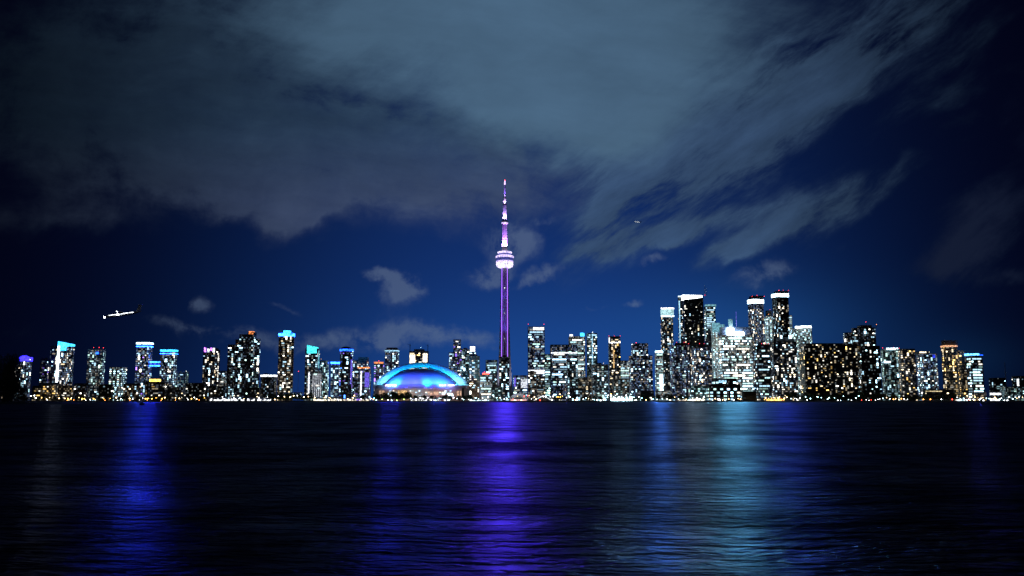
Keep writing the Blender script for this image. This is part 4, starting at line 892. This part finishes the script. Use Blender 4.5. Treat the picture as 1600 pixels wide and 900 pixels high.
aircraft('tiny faint aeroplane high to the right of the tall tower', 996, 347, 4200, 36, 8, -4, False)

# ------------------------------------------------------------------ trees
def tree_meshes(seed, hgt, wid, nleaf, lsz, leaf, low=.5):
    rr = random.Random(seed); tr = MB(); th = hgt * .38
    tr.tube((0, 0, -.3), (.1, 0, th), hgt * .03, hgt * .018, 7); cl = []
    for i in range(7 if low > .4 else 16):
        a = rr.uniform(0, 6.28); e = (math.cos(a) * wid * rr.uniform(.15, .36), math.sin(a) * wid * rr.uniform(.15, .36), hgt * rr.uniform(low, .86))
        tr.tube((.1, 0, th * rr.uniform(.6, 1)), e, hgt * .012, hgt * .004, 5); cl.append((e, wid * rr.uniform(.16, .27)))
    cl.append(((0, 0, hgt * .84), wid * .2))
    cr = MB()
    for i in range(nleaf):
        c_, q = rr.choice(cl); v = Vector((rr.gauss(0, 1), rr.gauss(0, 1), rr.gauss(0, .8))); v = v.normalized() * q * rr.random() ** .4
        p_ = Vector(c_) + v; a = Vector((rr.uniform(-1, 1), rr.uniform(-1, 1), rr.uniform(-1, 1))).normalized(); b2 = a.orthogonal().normalized(); s_ = lsz * rr.uniform(.6, 1.3)
        k = len(cr.v); cr.v += [tuple(p_ + a * s_), tuple(p_ + b2 * s_ * .7), tuple(p_ - a * s_), tuple(p_ - b2 * s_ * .7)]; cr.face((k, k + 1, k + 2, k + 3))
    return tr.mesh('trunk', ['bark']), cr.mesh('crown', [leaf])
TP = [tree_meshes(20 + i, 10, 10, 800, .55, 'leaf', .3) for i in range(5)]
def tree(label, px, Y, h_, k, protos=TP, base=10.0, gz=GZ, group=None, wk=1.0):
    p = at(px, 626, Y); o = thing('leafy_tree', label, 'tree', (p.x, Y, gz), group); tr_, cr_ = protos[k % len(protos)]; s_ = h_ / base; a = R.uniform(0, 6.28)
    inst('trunk', tr_, o, (0, 0, 0), a, (s_, s_, s_)); inst('crown', cr_, o, (0, 0, 0), a, (s_ * wk, s_ * wk, s_))
rt = random.Random(11)
def row(label, group, a, b_, step, hmin, hmax, Y0=1792, Y1=1812):
    x = a
    while x < b_:
        tree(label, x, rt.uniform(Y0, Y1), rt.uniform(hmin, hmax), rt.randrange(5), group=group); x += step * rt.uniform(.7, 1.35)
row('dark round tree among the yellow lamps on the western quay', 'trees along the western quay', 52, 320, 8.5, 7, 12)
row('dark tree beside the cyan tents on the quay', 'trees around the glowing tents', 424, 486, 6, 11, 18)
row('dark tree on the quay in front of the domed stadium', 'trees in front of the stadium', 586, 640, 6, 11, 20)
row('low dark tree by the white terrace before the stadium', 'trees beside the stadium terrace', 642, 735, 8, 8, 12, 1808, 1820)
row('small dark tree between the peaked tent and the ferry dock', 'trees right of the peaked tent', 866, 950, 10, 7, 11)
row('dark tree on the quay between ferry dock and gridded terminal', 'trees left of the gridded terminal', 990, 1076, 8, 8, 14)
row('dark tree on the quay below the wide dark slab', 'trees below the wide dark slab', 1232, 1345, 6.5, 10, 19, 1800, 1835)
row('dark tree on the eastern quay by the curved corner tower', 'trees along the eastern quay', 1346, 1495, 7, 9, 16, 1800, 1830)
tree('amber lit round tree just right of the peaked tent', 873, 1806, 12, 2)
tree('sickly green lit tree under the orange roofed violet block', 566, 1806, 11, 3)
# dark spit of land with big trees at the left
m = MB(); sp = [(-480, 640), (-371, 640), (-352, 660), (-350, 700), (-362, 760), (-480, 790)]
m.prism(sp, -.5, 1.4, 0, 0, [(x * 1.0 - 6, y + (6 if y < 700 else -6)) for x, y in sp]); principled('turf', (.03, .045, .02), .9, var=.3, vscale=.3); struct(m.build('island', 'turf'))
BT = [tree_meshes(70 + i, 30, 26, 2600, .62, 'leaf_dark', .12) for i in range(3)]
for lab, px, Y, h_, k, wk in (('tallest dark tree of the clump at the left edge', 6, 720, 40, 0, .5), ('dark tree right of the tallest one, its crown beside the violet domed tower', 18, 700, 38, 1, .42),
        ('dark tree half cut by the left frame edge', -8, 690, 37, 2, .6), ('low dark bushy tree at the foot of the left clump', 29, 680, 15, 0, .9), ('smallest dark tree tapering off the left clump towards the lamps', 38, 665, 9.5, 1, 1.0),
        ('rounded dark tree low in the middle of the left clump', 12, 662, 21, 2, .8)): tree(lab, px, Y, h_, k, BT, 30.0, 1.3, 'clump of dark trees at the left', wk)

# ------------------------------------------------------------------ street lamps along the quay
GL = {}
def lamp_mesh(mat, r_):
    if (mat, r_) not in GL: q = MB(); q.ball((0, 0, 0), r_, 0, 8, 5); GL[(mat, r_)] = q.mesh('lamp_globe', [mat])
    return GL[(mat, r_)]
q = MB(); q.tube((0, 0, 0), (0, 0, 1), .12, .08, 6); POLE = q.mesh('pole', ['metal'])
glow('g_warm', (1, .68, .32), 14); glow('g_gold', (1, .5, .08), 14); glow('g_white', (.9, .95, 1), 14); glow('g_cyan', (.5, .9, 1), 14); glow('g_red', (1, .05, .03), 14); glow('g_green', (.6, 1, .2), 10); glow('g_blue', (.1, .4, 1), 22); glow('g_orange', (1, .3, .05), 18)
SHORT = {'g_warm': 'warm white', 'g_gold': 'golden', 'g_white': 'white', 'g_cyan': 'cyan white', 'g_red': 'red', 'g_green': 'green', 'g_blue': 'blue', 'g_orange': 'orange'}
rl = random.Random(5)
def lamp(px, py, mat, where, r_=.8, Y=None):
    Y = Y or rl.uniform(1784, 1791); p = at(px, 627, Y); h_ = max(1.2, Z(py, Y) - GZ)
    o = thing('street_lamp', '%s street lamp on the quay %s' % (SHORT[mat], where), 'street lamp', (p.x, Y, GZ), '%s lamps %s' % (SHORT[mat], where))
    inst('pole', POLE, o, (0, 0, 0), 0, (1, 1, h_)); inst('lamp_globe', lamp_mesh(mat, r_), o, (0, 0, h_))
def lamps(a, b_, n_, ylo, yhi, mats, where, rlo=.5, rhi=.95):
    for i in range(n_):
        x = a + (b_ - a) * (i + rl.uniform(.1, .9)) / n_
        lamp(x, rl.uniform(ylo, yhi), rl.choice(mats), where, rl.choice((.5, .7, .95)) if rhi > .8 else .5)
for x, y in ((48, 619), (53, 618), (55.5, 622)): lamp(x, y, 'g_white', 'beside the left clump of trees', .95)
lamps(64, 325, 26, 621, 624.5, ['g_warm', 'g_warm', 'g_gold', 'g_white'], 'before the low western blocks')
lamps(64, 325, 12, 624.5, 626.5, ['g_warm', 'g_orange', 'g_white'], 'at the water below the low western blocks', .5, .5)
for x in (106, 110.5, 128, 131.5, 146, 227, 230, 237, 299): lamp(x, 623, 'g_gold', 'in the bright pools between the western trees', .95)
lamps(330, 440, 12, 619, 625, ['g_warm', 'g_white', 'g_white'], 'around the white market canopies')
lamps(440, 590, 20, 617, 625.5, ['g_white', 'g_warm', 'g_warm'], 'from the cyan tents to the stadium')
for x, y, c_ in ((584.5, 622, 'g_blue'), (588, 625, 'g_cyan'), (597, 624, 'g_green'), (631, 624, 'g_green'), (606, 625, 'g_white'), (612, 626, 'g_cyan'), (620, 626, 'g_green')): lamp(x, y, c_, 'in front of the domed stadium', .8)
lamps(640, 735, 16, 621, 626.3, ['g_white', 'g_white', 'g_cyan'], 'along the stadium terrace')
lamps(735, 800, 12, 619, 626, ['g_cyan', 'g_white'], 'before the tall tower')
lamps(798, 866, 14, 618, 626, ['g_white', 'g_warm', 'g_red', 'g_white'], 'around domed hall and peaked tent')
for x, y in ((851, 613.5), (858.5, 614.5), (875, 616)): lamp(x, y, 'g_warm', 'high above the peaked tent', .8)
lamps(868, 882, 4, 619, 624, ['g_gold'], 'under the amber tree')
lamps(882, 952, 14, 620, 626.3, ['g_white', 'g_cyan', 'g_warm'], 'left of the ferry dock')
lamps(950, 996, 14, 616, 625, ['g_cyan', 'g_white'], 'on the brilliant ferry dock')
lamps(996, 1104, 18, 619, 626.4, ['g_white', 'g_warm', 'g_cyan'], 'between ferry dock and terminal')
lamps(1104, 1160, 10, 622, 626.4, ['g_warm', 'g_white'], 'below the gridded terminal')
lamps(1192, 1232, 11, 620, 625.5, ['g_gold', 'g_warm', 'g_orange'], 'around the amber cafe')
lamps(1232, 1345, 20, 618, 626.4, ['g_white', 'g_cyan', 'g_cyan'], 'under the wide dark slab')
lamps(1345, 1376, 6, 624, 626.4, ['g_white', 'g_red'], 'under the block before the rounded tower', .5, .5)
lamps(1374, 1420, 10, 621, 626, ['g_white', 'g_cyan', 'g_orange', 'g_warm'], 'under the teal glass tower')
for x, c_ in ((1443, 'g_orange'), (1454, 'g_orange'), (1471, 'g_white'), (1488, 'g_red'), (1514, 'g_red')): lamp(x, 624, c_, 'spaced along the dark eastern quay', .95)
lamp(1441.5, 614, 'g_white', 'on a tall pole left of the black hall', 1.2)
lamps(1495, 1600, 26, 620, 626.2, ['g_white', 'g_cyan', 'g_white', 'g_warm'], 'along the bright eastern end')

# added unseen lamps that strengthen the skyline's streaks in the lake
def lamp_on(label_part, px, py, Yl, w_, h_, power, col):
    o = next(q for q in COL.objects if label_part in str(q.get('label', '')))
    p = at(px, py, Yl); add_streak_lamp(o, (p.x - o.location.x, p.y - o.location.y, p.z - o.location.z), w_, h_, power, col)
lamp_on('dazzling rooftop sign', 1146, 519, 2320, 70, 18, 3.2e6, (.12, .55, 1))
lamp_on('brilliant cyan white ferry dock', 970, 622, 1797, 40, 4, 1.6e5, (.35, .75, 1))
lamp_on('brilliant blue roof beacon', 1031, 550, 2240, 10, 8, 1.7e6, (.05, .2, 1))
lamp_on('left twin of the paired', 1183, 470, 2465, 26, 8, 6e5, (.06, .16, 1))
lamp_on('right twin of the paired', 1222, 461, 2465, 26, 8, 1.5e6, (.03, .06, 1))
lamp_on('blue lit double deck bridge', 237, 568.5, 2060, 30, 6, 8e5, (.014, .02, 1))
lamp_on('taller left hand tower', 223, 540, 2050, 24, 4, 6e5, (.02, .06, 1))
lamp_on('domed stadium', 610, 596, 1900, 40, 8, 5e5, (.02, .025, 1))
lamp_on('domed stadium', 685, 596, 1900, 30, 8, 3e5, (.02, .05, 1))
lamp_on('tallest black skyscraper', 1080, 462, 2490, 30, 6, 6e5, (.6, .8, 1))
lamp_on('full height white light stripe', 90, 570, 1975, 4, 60, 3e4, (.5, .6, 1))
lamp_on('stand alone blue crowned', 457, 617, 1825, 30, 4, 1e5, (.5, .75, 1))
lamp_on('easternmost tall tower, bright', 1525, 553, 1950, 20, 4, 6e4, (.05, .05, 1))
